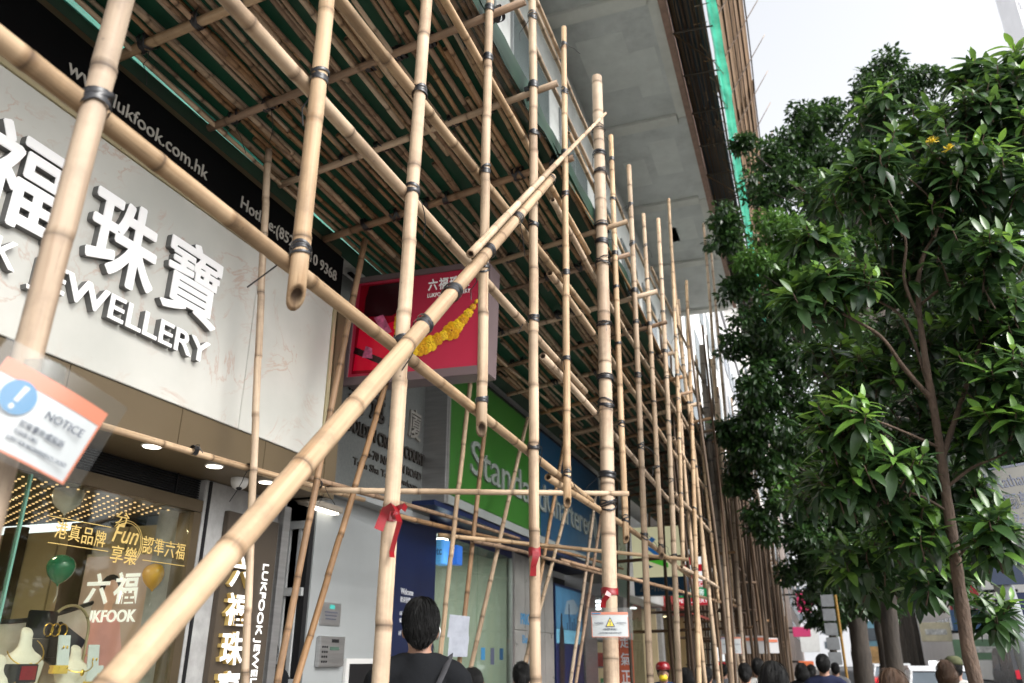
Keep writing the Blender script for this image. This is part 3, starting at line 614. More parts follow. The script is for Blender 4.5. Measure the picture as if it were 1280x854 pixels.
# ================================================================== projecting signs
ps = thing('projecting_sign', 'crimson box sign with gold flower necklace hung out over the pavement', 'sign', (-2.6, 5.2, 3.5))
def on_sign(px, py): return ay(px, py, 5.15)
c4 = [on_sign(*q) for q in ((430, 478), (604, 462), (614, 331), (445, 352))]
# real box: slightly tilted frame, 0.24 m deep
u_ = (c4[1] - c4[0]).normalized(); v_ = (c4[3] - c4[0]); v_ = (v_ - u_ * v_.dot(u_)).normalized(); n_ = u_.cross(v_)
SW, SH = (c4[1] - c4[0]).length, (c4[3] - c4[0]).length; SO = c4[0]
def sp(a, b, d=0): return SO + u_ * (a * SW) + v_ * (b * SH) + n_ * d
m_mauve = mat('mauve_frame', (.17, .125, .13), .35, .06, 3, metal=.3)
MB().obox(sp(.5, .5, -.125), u_, v_, n_, SW / 2 + .012, SH / 2 + .012, .115).build('sign_case', m_mauve, ps, bevel=.006)
fw_ = .035
for (a, b, ha, hb) in ((.5, 0, SW / 2 + .014, fw_), (.5, 1, SW / 2 + .014, fw_ * .7), (0, .5, fw_ * .8, SH / 2 - .026), (1, .5, fw_ * .8, SH / 2 - .026)): MB().obox(sp(a, b, 0), u_, v_, n_, ha, hb, .014).build('frame_bar', m_mauve, ps, bevel=.003)
m_crim = mat('crimson_face', (.40, .028, .06), .25, .05, 2); m_crimd = mat('dark_crimson', (.22, .003, .012), .2, .3, 3); m_blkred = mat('black_red', (.025, .004, .006), .2, .2, 4)
MB().obox(sp(.5, .5, -.008), u_, v_, n_, SW / 2 - .02, SH / 2 - .02, .006).build('sign_face', m_crim, ps)
def flat(name, m, pts, d): MB().add([sp(a, b, d) for a, b in pts], [tuple(range(len(pts)))]).build(name, m, ps)
flat('face_print', m_crimd, [(.05, .07), (.30, .06), (.36, .3), (.46, .94), (.05, .95)], .0005); flat('face_print', mat('bright_crimson', (.62, .004, .03), .2, .1, 3), [(.06, .10), (.24, .09), (.40, .38), (.36, .55), (.2, .5), (.08, .62)], .0015)
flat('face_print', m_blkred, [(.10, .62), (.32, .60), (.40, .66), (.38, .82), (.46, .93), (.12, .93), (.1, .8)], .0025); flat('face_print', m_blkred, [(.05, .27), (.26, .14), (.28, .19), (.06, .33)], .0022)
m_brocade = mat('brocade', (.45, .10, .20), .4, .8, 16); flat('face_print', m_brocade, [(.27, .42), (.33, .44), (.25, .62), (.18, .60)], .003); flat('face_print', m_brocade, [(.12, .22), (.2, .2), (.19, .3), (.14, .33)], .003)
for i, ch in enumerate('六福珠寶'): glyph(ch, 'sign_letter', m_letter, ps, sp(.575 + i * .078, .80 + i * .0, .002), u_, v_, .068 * SW, .115 * SH, .004, .016)
word('LUKFOOK JEWELLERY', 'sign_letter', m_letter, ps, sp(.575, .735, .002), u_, v_, .31 * SW, .038 * SH, .003, .012)
m_ye = mat('gold_flower_print', (.80, .48, .02), .35, .35, 45)
m_ye2 = mat('gold_flower_deep', (.62, .30, .01), .35, .3, 60)
rr_ = random.Random(3)
neck = [(.38, .56), (.385, .50), (.40, .44), (.43, .37), (.47, .315), (.52, .285), (.565, .27), (.62, .285), (.67, .32), (.72, .355), (.77, .385), (.81, .43), (.845, .48), (.88, .535), (.91, .59), (.935, .64), (.955, .69)]
for i, (a, b) in enumerate(neck):
    rad = 1.35 * (.03, .035, .04, .045, .05, .06, .052, .045, .035, .03, .05, .035, .03, .026, .018, .012, .008)[i] * SW
    fl = MB()
    for rg in range(3):
        np_ = 7 - rg
        for k in range(np_):
            t = 2 * math.pi * k / np_ + rg * .5; rad2 = rad * (1 - rg * .33)
            cpt = sp(a, b, .004 + rg * .003) + (u_ * math.cos(t) + v_ * math.sin(t)) * rad2 * .62
            ang = [(u_ * math.cos(t + w2) + v_ * math.sin(t + w2)) * rad2 * .42 for w2 in [R(40 * q) for q in range(9)]]
            fl.add([cpt + n_ * .004] + [cpt + g for g in ang], [(0, q + 1, (q + 1) % 9 + 1) for q in range(9)])
    fl.build('gold_flower', m_ye if i % 2 else m_ye2, ps)
MB().tube([sp(.02, 1.0, -.12), sp(.02, 1.0, -.12) + Vector((-.25, .05, .25))], .02, 8).build('bracket', m_dark, ps); MB().tube([sp(0, .5, -.12), sp(-.25, .5, -.12)], .025, 8).build('bracket', m_dark, ps)

ysn = thing('lit_bank_sign', 'pale yellow lit box sign with green and blue ribbon emblem', 'sign', (-2.7, 15.6, 2.6))
m_yl = mat('lit_cream', (.66, .64, .42), .4, .04, 3, emit=(.85, .82, .52), estr=.14); A = ay(792, 722, 15.5); B = ay(849, 657, 15.5)
box('sign_case', m_yl, ysn, A.x, B.x, 15.5, 15.8, A.z, B.z, .01); box('sign_base', m_blue, ysn, A.x, B.x + .05, 15.52, 15.8, A.z - .33, A.z - .005, .005); glyph('24-hours', 'sign_text', m_greyp, ysn, (A.x + .1, 15.515, A.z - .26), *FY, .75, .17, .004)
W_ = B.x - A.x; H_ = B.z - A.z
def yp(a, b, d): return (A.x + a * W_, 15.497 - d, A.z + b * H_)
for m_, q in ((mat('emblem_green', (.06, .32, .03), .4, 0, emit=(.05, .3, .02), estr=.25), ((.2, .44), (.3, .48), (.62, .32), (.72, .26), (.72, .17), (.62, .2), (.2, .36))), (mat('emblem_blue', (.02, .12, .32), .4, 0, emit=(.01, .1, .3), estr=.2), ((.22, .62), (.42, .8), (.5, .74), (.34, .6), (.55, .5), (.7, .42), (.66, .36), (.5, .40))), (m_blueprint, ((.22, .28), (.42, .2), (.22, .12)))):
    MB().add([yp(a, b, .003) for a, b in q], [tuple(range(len(q)))]).build('emblem', m_, ysn)
ph = thing('pharmacy_sign', 'white and red cross pharmacy box sign with green band', 'sign', (-1.9, 17, 2.5))
YP = 17.0; A = ay(846, 756, YP); B = ay(882, 692, YP); W_ = B.x - A.x; H_ = B.z - A.z
m_lw = mat('lit_white', (.75, .76, .76), .4, .03, 4, emit=(.85, .88, .9), estr=.3); m_lr = mat('lit_red', (.55, .01, .03), .4, 0, emit=(.6, .01, .03), estr=.15); m_lgn = mat('lit_green', (.01, .25, .09), .4, 0, emit=(.01, .3, .1), estr=.15)
box('sign_case', m_lw, ph, A.x, B.x, YP, YP + .35, A.z + .34 * H_, B.z, .01); box('sign_band', m_lr, ph, A.x, B.x, YP, YP + .35, A.z, A.z + .13 * H_); box('sign_band', m_lgn, ph, A.x, B.x, YP, YP + .35, A.z + .133 * H_, A.z + .335 * H_); box('sign_band', m_lr, ph, A.x + .003, B.x - .003, YP - .004, YP - .001, A.z + .345 * H_, A.z + .45 * H_)
box('red_cross', m_lr, ph, A.x + .43 * W_, A.x + .57 * W_, YP - .006, YP - .002, A.z + .5 * H_, A.z + .95 * H_); box('red_cross', m_lr, ph, A.x + .07 * W_, A.x + .93 * W_, YP - .008, YP - .007, A.z + .65 * H_, A.z + .79 * H_)
box('cross_centre', m_lw, ph, A.x + .40 * W_, A.x + .6 * W_, YP - .0095, YP - .0085, A.z + .66 * H_, A.z + .78 * H_); glyph('R', 'sign_text', m_ink, ph, (A.x + .43 * W_, YP - .01, A.z + .67 * H_), *FY, .07 * W_, .09 * H_, .002, .01); glyph('2', 'sign_text', m_ink, ph, (A.x + .52 * W_, YP - .01, A.z + .67 * H_), *FY, .06 * W_, .07 * H_, .002, .01)
for s_, z_, h_ in (('PHARMACY', .36, .075), ('PERFUMERY', .03, .075)): glyph(s_, 'sign_text', m_lw, ph, (A.x + .05 * W_, YP - .012, A.z + z_ * H_), *FY, .9 * W_, h_ * H_, .003, .012)
for i, ch in enumerate('西藥房'): glyph(ch, 'sign_text', m_lw, ph, (A.x + (.14 + i * .26) * W_, YP - .003, A.z + .17 * H_), *FY, .19 * W_, .13 * H_, .002, .012)
MB().tube([(A.x, YP + .17, A.z + .7 * H_), (-3.3, YP + .17, A.z + .7 * H_)], .03, 6).build('bracket', m_dark, ph)

# ================================================================== building overhead
ZS = 12.4
bd = thing('concrete_building', 'grey concrete building whose overhanging floor soffit shows above the scaffold', 'building', (-6, 12, 0))
box('upper_wall', m_conc, bd, -8, -3.26, -2, 25.0, 4.64, ZS + 30)
m_win = glass_mat('dark_window', (.35, .42, .42), .55, .08)
for r_ in range(2):
    for i in range(9):
        y0 = 1.2 + i * 2.6; z0 = 6.2 + r_ * 3.1
        wf = box('window', m_wallw, bd, -3.258, -3.22, y0, y0 + 1.9, z0, z0 + 1.7); box('pane', m_win, wf, -3.22, -3.212, y0 + .06, y0 + .92, z0 + .06, z0 + 1.64); box('pane', m_win, wf, -3.22, -3.212, y0 + .98, y0 + 1.84, z0 + .06, z0 + 1.64)
sy = [-2, 3.2, 7.2, 10.9, 14.5, 17.95, 21.4, 25.0]
for i in range(7):
    box('soffit_panel', m_conc, bd, -3.26, -1.42, sy[i] + .16, sy[i + 1] - .16, ZS, ZS + .2)
    box('soffit_beam', m_conc2, bd, -3.26, -1.42, sy[i + 1] - .16, sy[i + 1] + .16, ZS - .07, ZS + .2, .01)
    box('soffit_margin', m_conc2 if i % 2 else m_conc, bd, -1.42, -1.235, sy[i] + .01, sy[i + 1] - .01, ZS - .035, ZS + .2, .006)
m_patch = mat('render_patch', (.60, .61, .58), .85, .08, 3, bump=.1, bscale=40, dirt=.12)
for x0, x1, y0, y1 in ((-2.6, -1.7, 8.0, 9.3), (-2.3, -1.9, 9.4, 10.6), (-2.9, -2.0, 11.6, 13.2), (-2.0, -1.5, 12.2, 13.6), (-2.2, -1.6, 15.2, 16.6), (-2.9, -2.4, 15.8, 16.9), (-2.4, -1.7, 18.8, 20.0), (-3.0, -2.2, 19.2, 20.6), (-2.7, -1.8, 5.0, 6.6)):
    box('render_patch', m_patch, bd, x0, x1, y0, y1, ZS - .004, ZS + .002)
box('parapet', mat('rusty_edge', (.26, .16, .12), .8, .25, 6, dirt=.3), bd, -1.234, -1.12, -2, 25, ZS - .09, ZS + .5)
box('upper_facade', m_conc, bd, -3.2, -1.25, -2, 25, ZS + .5, ZS + 30)

# ================================================================== bamboo
CEN = {}
def bamboo(name, m, parent, p0, p1, r0, r1=None, n=10, bend=.012, seed=0, far=False, spacing=(.22, .42), cut=0):
    rd = random.Random(seed * 7919 + 13); p0, p1 = Vector(p0), Vector(p1); d = p1 - p0; L = d.length; d.normalize()
    r1 = r1 or r0 * .9; a = d.orthogonal().normalized(); b = d.cross(a)
    ph = rd.random() * 6.28; fr = rd.uniform(.5, 1.1); amp = bend * min(L, 6) / 4
    st = []; t = 0; sgn = 0
    st.append((0, 0, 1)); t = rd.uniform(.1, .3)
    while t < L - .06:
        if far: st += [(t, .9, 1.06)]
        else:
            e = rd.uniform(.35, 1); b_ = rd.uniform(1.03, 1.08); st += [(t - .022, -.7 * rd.random(), 1.0), (t - .006, .35 * e, b_ - .015), (t, e, b_ - .035), (t + .006, .35 * e, b_), (t + .02, -.3 * rd.random(), 1.0)]
        t += rd.uniform(*spacing)
    st.append((L, 0, 1)); pts = []; V = []; node = []; UVv = []; cen = []; seg = []; cur = rd.random(); q_ = Vector((.6, -.8, 0)); cph = math.atan2(q_.dot(b), q_.dot(a)) + rd.uniform(-.8, .8)
    kink = rd.uniform(-.5, .5) * .003
    for i, (t, nd, k) in enumerate(st):
        rr = (r0 + (r1 - r0) * t / L) * k
        c = p0 + d * t + a * (amp * math.sin(t * fr + ph) - amp * math.sin(ph)) + b * (amp * .7 * math.cos(t * fr * .8 + ph * 2) - amp * .7 * math.cos(ph * 2)) + a * (kink * (-1) ** (i // 5))
        cen.append(c)
        for j in range(n): th = 2 * math.pi * j / n; V.append(c + (a * math.cos(th) + b * math.sin(th)) * rr + (d * (cut * rr * (1 + math.cos(th - cph))) if i == 0 else Vector())); node.append(nd); seg.append(cur)
        UVv.append(t)
        if nd > .3 and (far or i % 5 == 3): cur = rd.random()
    F = []; uv = []
    for i in range(len(st) - 1):
        for j in range(n):
            F.append((i * n + j, i * n + (j + 1) % n, (i + 1) * n + (j + 1) % n, (i + 1) * n + j))
            uv += [(j / n, UVv[i]), ((j + 1) / n, UVv[i]), ((j + 1) / n, UVv[i + 1]), (j / n, UVv[i + 1])]
    # hollow ends
    for e, i in ((0, 0), (1, len(st) - 1)):
        base = len(V); cc = sum((V[i * n + j] for j in range(n)), Vector()) / n; dd = d * (.025 if e == 0 else -.025)
        for j in range(n): V.append(cc + (V[i * n + j] - cc) * .62); node.append(.5); seg.append(.5)
        for j in range(n): V.append(cc + (V[i * n + j] - cc) * .58 + dd); node.append(1); seg.append(.5)
        for j in range(n):
            q = (i * n + j, base + j, base + (j + 1) % n, i * n + (j + 1) % n); F.append(q if e == 0 else q[::-1]); uv += [(j / n, 0)] * 4
            q = (base + j, base + n + j, base + n + (j + 1) % n, base + (j + 1) % n); F.append(q if e == 0 else q[::-1]); uv += [(j / n, 0)] * 4
        q = tuple(base + n + j for j in range(n)); F.append(q if e == 1 else q[::-1]); uv += [(0, 0)] * n
    me = bpy.data.meshes.new(name); me.from_pydata([tuple(v) for v in V], [], F)
    ul = me.uv_layers.new(name='UVMap'); ul.data.foreach_set('uv', [c for q in uv for c in q])
    at = me.attributes.new('node', 'FLOAT', 'POINT'); at.data.foreach_set('value', node)
    at = me.attributes.new('seg', 'FLOAT', 'POINT'); at.data.foreach_set('value', seg)
    o = link(name, me, parent, m, True); CEN[o.name] = cen; return o
def lash(parent, c, d, r, loops=3, tilt=.35, seed=0, tail=True, wide=.014, d2=None, r2=0):
    """black nylon strip wound round a pole of axis d at c; hugs a second cane d2 as well"""
    rd = random.Random(seed * 31 + 5); c = Vector(c); d = Vector(d).normalized(); a = d.orthogonal().normalized(); b = d.cross(a); mb = MB(); n = 14
    for k in range(loops):
        tl = rd.uniform(-tilt, tilt); ph = rd.random() * 6.28; off = (k - (loops - 1) / 2) * wide * rd.uniform(.5, .9); rr = r * rd.uniform(1.05, 1.2); w2 = wide * rd.uniform(.4, .65)
        V = []
        for j in range(n):
            th = 2 * math.pi * j / n; z = off + math.tan(tl) * rr * math.cos(th - ph); rad = (a * math.cos(th) + b * math.sin(th))
            V += [c + rad * rr + d * (z - w2), c + rad * (rr * 1.05) + d * z, c + rad * rr + d * (z + w2)]
        F = []
        for j in range(n):
            q = (j + 1) % n; F += [(j * 3, q * 3, q * 3 + 1, j * 3 + 1), (j * 3 + 1, q * 3 + 1, q * 3 + 2, j * 3 + 2)]
        mb.add(V, F)
    if tail:
        th = rd.random() * 6.28; rad = a * math.cos(th) + b * math.sin(th); p = c + rad * r * 1.1; pts = [p]
        for q in range(4): p = p + rad * .02 + Vector((rd.uniform(-.02, .02), rd.uniform(-.02, .02), -.012 - .012 * q)); pts.append(p)
        mb.tube(pts, .0022, 4)
    return mb.build('lashing', m_tape, parent, True)

sc = thing('bamboo_scaffold', 'tied bamboo scaffold with long sloping canopy deck standing along the shopfronts', 'scaffold', (-1.25, 3, 0))
XO = -1.25
L1z = lambda y: 2.622 - .022 * (y - 1) if y < 5.2 else 2.51
L2z = lambda y: 3.235 + .012 * (y - 1.5) if y < 5.2 else 3.28
L3z = lambda y: 3.72 + .07 * (y - 2) if y < 5.2 else 3.96
OUT = []     # (Y, r, top, bottom, standing)
meas = [((170, 0), (20, 560), 1, .027, 6.3), ((410, 0), (368, 385), 0, .026, 6.2), ((540, 0), (482, 825), 1, .0275, 6.4), ((614, 0), (602, 545), 0, .024, 6.1), ((661, 0), (672, 840), 1, .0275, 6.5),
        ((703, 35), (709, 635), 0, .023, None), ((745, 95), (763, 840), 1, .052, None), ((762, 170), (783, 680), 0, .025, None), ((784, 205), (812, 840), 1, .028, None), ((806, 268), (827, 700), 0, .025, None),
        ((822, 272), (848, 840), 1, .029, None), ((840, 330), (854, 708), 0, .024, None), ((858, 350), (873, 840), 1, .029, None)]
poles = []
for i, (pt, pb, stand, r, top) in enumerate(meas):
    T = ax(*pt, XO); B = ax(*pb, XO); d = (T - B) / (T.z - B.z)
    hi = T + d * (top - T.z) if top else T; lo = B - d * B.z if stand else B
    o = bamboo('standard' if stand else 'hanger', M_BAM, sc, lo, hi, r, r * .88, 14, .010, i, spacing=(.24, .46), cut=0 if stand else 1.3); poles.append((o, lo, hi, r)); OUT.append((lo, d, r, hi.z, lo.z, o))
rd = random.Random(11); y = 10.2; i = 20
while y < 41:
    stand = i % 2 == 0 or y > 16; thick = i % 9 == 6; r = .05 if thick else rd.uniform(.022, .03); hi = rd.uniform(6.0, 7.2) - max(0, y - 18) * .04 + (rd.random() < .1) * 1.2
    x = XO + rd.uniform(-.05, .05); lean = rd.uniform(-.02, .02)
    lo = Vector((x, y, 0 if stand else rd.uniform(2.2, 2.45))); up_ = Vector((x + rd.uniform(-.06, .06), y + lean * hi + .06, hi))
    o = bamboo('standard' if stand else 'hanger', M_BAMG if thick else (M_BAM if rd.random() < .8 else M_BAMD), sc, lo, up_, r, r * .85, 8, .03, i, far=y > 15); poles.append((o, lo, up_, r))
    OUT.append((lo, (up_ - lo) / (up_.z - lo.z), r, hi, lo.z, o)); y += rd.uniform(.5, .78); i += 1
# tall leaning mast and two very tall thin poles
for k, (base, tp, r, mm) in enumerate(((Vector((-1.22, 12.9, 0)), Vector((-1.2, 13.0, 5.8)), .058, M_BAMG), (Vector((-1.18, 12.1, 0)), ay(877, 280, 13.0), .032, M_BAM), (Vector((-1.1, 12.9, 0)), ay(890, 316, 13.6), .03, M_BAM))):
    bamboo('mast', mm, sc, base, tp, r, r * .75, 10, .02, 300 + k)
for k in range(34):
    y = 9.6 + k * .72 + rd.uniform(-.25, .25); x = rd.choice((-1.0, -1.12, -1.38, -1.45)); hi = rd.uniform(5.8, 6.9) if y < 20 else rd.uniform(5.0, 5.8)
    bamboo('standard', rd.choice((M_BAM, M_BAM, M_BAMD)), sc, (x, y, 0), (x + rd.uniform(-.12, .12), y + rd.uniform(-.2, .3), hi), rd.uniform(.017, .024), .015, 7, .04, 800 + k, far=True)
# row of outer standards in the distance (scaffold is several poles deep there)
for k in range(70):
    y = 14 + k * .37 + rd.uniform(-.2, .2); x = rd.choice((-1.75, -2.2, -1.45, -1.05, -1.3)) + rd.uniform(-.1, .1); hi = rd.uniform(4.6, 5.6)
    bamboo('standard', rd.choice((M_BAM, M_BAM, M_BAMD)), sc, (x, y, 0), (x + rd.uniform(-.1, .1), y + rd.uniform(-.15, .15), hi), .03, .026, 7, .03, 400 + k, far=True)

def pole_at(P, z):
    lo, d, r, hi, bz, o = P; cs = CEN[o.name]
    for a, b in zip(cs, cs[1:]):
        if a.z <= z <= b.z: return a.lerp(b, (z - a.z) / max(1e-6, b.z - a.z))
    return lo + d * (z - lo.z)
# ledgers along the street, behind the standards
LEDG = [(2.56, .0245, -.05, L1z), (3.27, .0255, -.052, L2z), (3.85, .026, -.052, L3z), (4.50, .023, -.05, None), (5.40, .02, -.046, None), (5.86, .019, -.045, None)]
k = 500
for li, (z, r, dx, fz) in enumerate(LEDG):
    y = -1.0; seg = 0
    while y < 41:
        ln = rd.uniform(5.5, 7.0); y1 = min(y + ln, 42); r_ = r * (1 if seg % 2 == 0 else .92); sh = .0 if seg % 2 == 0 else -.055
        z0 = (fz(y) if fz else z) + rd.uniform(-.03, .03); z1 = (fz(y1) if fz else z) + rd.uniform(-.03, .03)
        if seg == 0: z0, z1 = (fz(y) if fz else z), (fz(y1) if fz else z)
        bamboo('ledger', M_BAM if y < 14 else rd.choice((M_BAM, M_BAMD)), sc, (XO + dx + sh * .4, y, z0 + sh), (XO + dx + sh * .4, y1, z1 + sh), r_, r_ * .85, 12 if y < 8 else 7, .0012 if y < 3 else .014, k, far=y > 12); k += 1; seg += 1
        y = y1 - (.9 if y1 < 41 else 0)
        if y1 >= 41: break
# lashings where near standards cross ledgers and transoms
for pi, P in enumerate(OUT):
    if P[0].y > 13: continue
    for li, (z, r, dx, fz) in enumerate(LEDG):
        y = P[0].y; zz = fz(y) if fz else z
        if zz < P[4] + .05 or zz > P[3] - .03: continue
        near = y < 7
        lash(P[5], pole_at(P, zz + rd.uniform(.0, .03)), P[1], P[2], 4 if near else 2, .75, pi * 10 + li, tail=rd.random() < .6, wide=.011)
    if P[3] > 5: lash(P[5], pole_at(P, 4.86), P[1], P[2], 4, .3, pi * 10 + 8, tail=False)
# thick mast collars
gp_ = OUT[6]
for z in (2.75, 3.5, 4.7, 5.6): lash(gp_[5], pole_at(gp_, z), gp_[1], gp_[2], 4, .1, int(z * 10), tail=True)

# transoms carrying the deck
TY = [.25, .95] + [pole_at(P, 4.86).y + .055 for P in OUT[1:]]
XI, ZI, ZOUT = -3.13, 4.57, 4.84
tr = []
for i, y in enumerate(TY):
    if y > 40: break
    far = y > 12; r = .024 if i % 3 else .028
    ext = rd.uniform(-.02, .16); x1 = XO + .07 + ext
    zi, zo = ZI, ZI + (ZOUT - ZI) * (x1 - XI) / (XO - XI); dy = rd.uniform(-.05, .05)
    o = bamboo('transom', M_BAM if i % 2 else M_BAMD, sc, (XI - rd.uniform(-.08, .08), y + dy * .3, zi), (x1, y + dy, zo), r, r * .9, 12 if not far else 7, .012, 700 + i, far=far); tr.append((o, y, r))
# deck canes on top of the transoms
rows = 23; ci = 0
for q in range(rows):
    x = -3.10 + q * (1.73 / (rows - 1)); zb = ZI + (ZOUT - ZI) * (x - XI) / (XO - XI) + .043
    y = -1.2 + rd.uniform(-.6, .6); s_ = 0
    while y < 38:
        ln = rd.uniform(4.2, 6.4); y1 = min(y + ln, 40); r = rd.uniform(.015, .0215)
        near = y < 9
        bamboo('deck_cane', M_BAMD if rd.random() < .6 else M_BAM, sc, (x + rd.uniform(-.03, .03), y, zb + (s_ % 2) * .028), (x + rd.uniform(-.03, .03), y1, zb + rd.uniform(0, .02) + (s_ % 2) * .012), r, r * .8, 8 if near else 5, .022, 1000 + ci, far=not near); ci += 1; s_ += 1
        y = y1 - rd.uniform(.3, .9)
        if y1 >= 40: break
    if q % 2 == 0:
        y = .4 + rd.uniform(0, .5)
        for e in range(4):
            y1 = y + rd.uniform(2.4, 3.8); xx = x + .028
            bamboo('deck_cane', M_BAMD if rd.random() < .6 else M_BAM, sc, (xx + rd.uniform(-.02, .02), y, zb + .02), (xx + rd.uniform(-.02, .02), y1, zb + .03), 0.0155, .013, 7, .02, 1600 + ci, far=y > 8); ci += 1; y = y1 + rd.uniform(-.2, .9)
for o, y, r in tr:
    if y > 9: continue
    for q in range(7):
        x = -2.9 + q * .27 + rd.uniform(-.08, .08); z = ZI + (ZOUT - ZI) * (x - XI) / (XO - XI)
        lash(o, (x, y, z + .018), (1, 0, .14), r * 1.55, 3, .7, q + int(y * 100), tail=rd.random() < .5, wide=.018)

# braces on the street face
XB = -1.165
b0 = ax(140, 854, XB); b1 = ax(690, 222, XB); dv = (b1 - b0).normalized(); b0 = b0 - dv * (b0.z / dv.z) * .98
br1 = bamboo('brace', M_BAM, sc, b0 + Vector((.01, 0, 0)), b1, .0345, .025, 16, .0, 31, spacing=(.3, .5))
c0 = ax(588, 318, XB + .015); c1 = ax(757, 139, XB + .015)
br2 = bamboo('brace', M_BAM, sc, c0, c1, .019, .0125, 12, .012, 36, spacing=(.2, .34))
for k, (px, py) in enumerate(((512, 392), (612, 318), (640, 268), (690, 230), (550, 352))):
    p = ax(px, py, XB); p = b0 + dv * ((p.z - b0.z) / dv.z); lash(br1, p, dv, .031, 3, .5, 50 + k, wide=.02)

# inner raking struts and cross pieces near the shopfronts
def strut(pa, pb, X, r, m, i, ext0=0, ext1=0, name='strut'):
    a = ax(*pa, X); b = ax(*pb, X); d = (b - a).normalized(); return bamboo(name, m, sc, a - d * ext0, b + d * ext1, r, r * .9, 10, .012, i)
INN = [((335, 200), (306, 800), -2.95, .0225, 1.6), ((454, 312), (345, 854), -2.9, .0225, 1.7), ((483, 478), (375, 854), -2.9, .0225, 1.6), ((588, 478), (554, 830), -2.85, .0225, 1.6), ((606, 535), (575, 800), -2.85, .0225, 1.9), ((658, 530), (584, 840), -2.85, .0225, 1.6), ((704, 560), (676, 730), -2.85, .0225, 2.5), ((712, 620), (653, 834), -2.85, .0225, 1.6), ((744, 620), (713, 850), -2.85, .0225, 1.3), ((752, 640), (719, 850), -2.85, .0225, 1.3)]
for i, (a, b, X, r, e) in enumerate(INN): strut(a, b, X, r, M_BAMD if i in (1, 2, 4, 6, 9) else M_BAM, 60 + i, .1, e)
for i in range(22):
    y = 12.5 + i * 1.2; bamboo('strut', M_BAMD, sc, (-2.85 + rd.uniform(-.15, .25), y - rd.uniform(0, 1.2), 0), (-2.9, y + rd.uniform(.2, .8), 4.4), .028, .024, 6, .03, 90 + i, far=True)
yy = [-.4, 3.6, 7.8, 12.4, 17]
lw = [strut((120, 525), (425, 612), -3.0, .0195, M_BAM, 120, 2.2, .35, 'inner_ledger'), strut((405, 603), (600, 660), -3.0, .019, M_BAMD, 121, .2, 1.2, 'inner_ledger'), strut((500, 645), (720, 697), -2.95, .02, M_BAMD, 122, .3, 3, 'inner_ledger'), strut((590, 676), (800, 728), -2.8, .02, M_BAMD, 123, 0, 4, 'inner_ledger')]
G2 = pole_at(OUT[6], 2.62)
a = ax(400, 613, -3.0); bamboo('cross_piece', M_BAM, sc, a, G2 + Vector((.14, .03, .0)), .020, .018, 12, .006, 130)
K2 = pole_at(OUT[10], 2.48); a = ax(548, 669, -3.0); bamboo('cross_piece', M_BAM, sc, a, K2 + Vector((.12, .06, 0)), .0195, .017, 10, .01, 131)
a = ax(700, 700, -2.9); bamboo('cross_piece', M_BAMD, sc, a, Vector((-1.1, 13.2, 2.3)), .026, .022, 8, .012, 132)
for i in range(16):
    y = 13 + i * 1.5; z = rd.choice((2.4, 2.0, 3.0)); bamboo('cross_piece', M_BAMD, sc, (-3.0, y + rd.uniform(-.4, .4), z), (-1.0, y + rd.uniform(-.3, .3), z + rd.uniform(-.1, .15)), .026, .022, 6, .02, 140 + i, far=True)
for k, (px, py) in enumerate(((243, 563), (313, 585), (398, 605), (412, 612))):
    p = ax(px, py, -2.99); lash(lw[0], p, (0, 1, .02), .022, 3, .6, 200 + k, tail=True, wide=.016)

# ---- green tarpaulin over the deck
def wavy(name, m, parent, corner, nu, nv, amp, seed, label=None):
    r2 = np.random.default_rng(seed); c = [np.array(q, float) for q in corner]; V = []; F = []
    ph = r2.random((6, 3)) * 6.28
    nrm = np.cross(c[1] - c[0], c[3] - c[0]); nrm /= np.linalg.norm(nrm)
    for i in range(nu + 1):
        for j in range(nv + 1):
            u, v = i / nu, j / nv; p = (c[0] * (1 - u) + c[1] * u) * (1 - v) + (c[3] * (1 - u) + c[2] * u) * v
            h = sum(math.sin((3 + 7 * k) * u * 3 + ph[k, 0] + (2 + 5 * k) * v * 3 * math.cos(ph[k, 1])) / (1 + k) for k in range(6)) + r2.normal() * .25
            V.append(p + nrm * h * amp)
    for i in range(nu):
        for j in range(nv): a = i * (nv + 1) + j; F.append((a, a + nv + 1, a + nv + 2, a + 1))
    me = np_mesh(name, np.array(V), np.array(F)); o = link(name, me, parent, m, True)
    if label: o['label'] = label
    return o
wavy('tarpaulin', m_tarp, sc, ((-3.165, -1.2, 4.69), (-1.31, -1.2, 4.94), (-1.31, 38, 4.94), (-3.165, 38, 4.69)), 30, 260, .012, 3, 'dark green sheet over the canes')
wavy('tarpaulin_skirt', m_tarp, sc, ((-1.305, -1.2, 4.84), (-1.305, 7.2, 4.86), (-1.32, 7.2, 5.06), (-1.32, -1.2, 5.06)), 60, 3, .012, 4)
wavy('net_strip', m_netdark, sc, ((-3.195, -1.2, 4.635), (-3.13, -1.2, 4.715), (-3.14, 6, 4.71), (-3.175, 6, 4.665)), 4, 40, .003, 5, 'pale green net in the gap by the wall')
wavy('tarpaulin_lap', m_tarp, sc, ((-3.238, -1.2, 4.585), (-3.188, -1.2, 4.64), (-3.168, 6, 4.67), (-3.238, 6, 4.585)), 3, 40, .002, 15); wavy('tarpaulin_lap', m_tarp, sc, ((-3.24, 6, 4.60), (-3.11, 6, 4.705), (-3.11, 38, 4.705), (-3.24, 38, 4.60)), 3, 120, .006, 16)
wavy('clear_sheet', m_film, sc, ((-1.55, 2.9, 4.83), (-1.31, 2.9, 4.88), (-1.31, 4.4, 4.86), (-1.42, 4.0, 4.85)), 14, 26, .006, 6, 'crumpled clear plastic film')

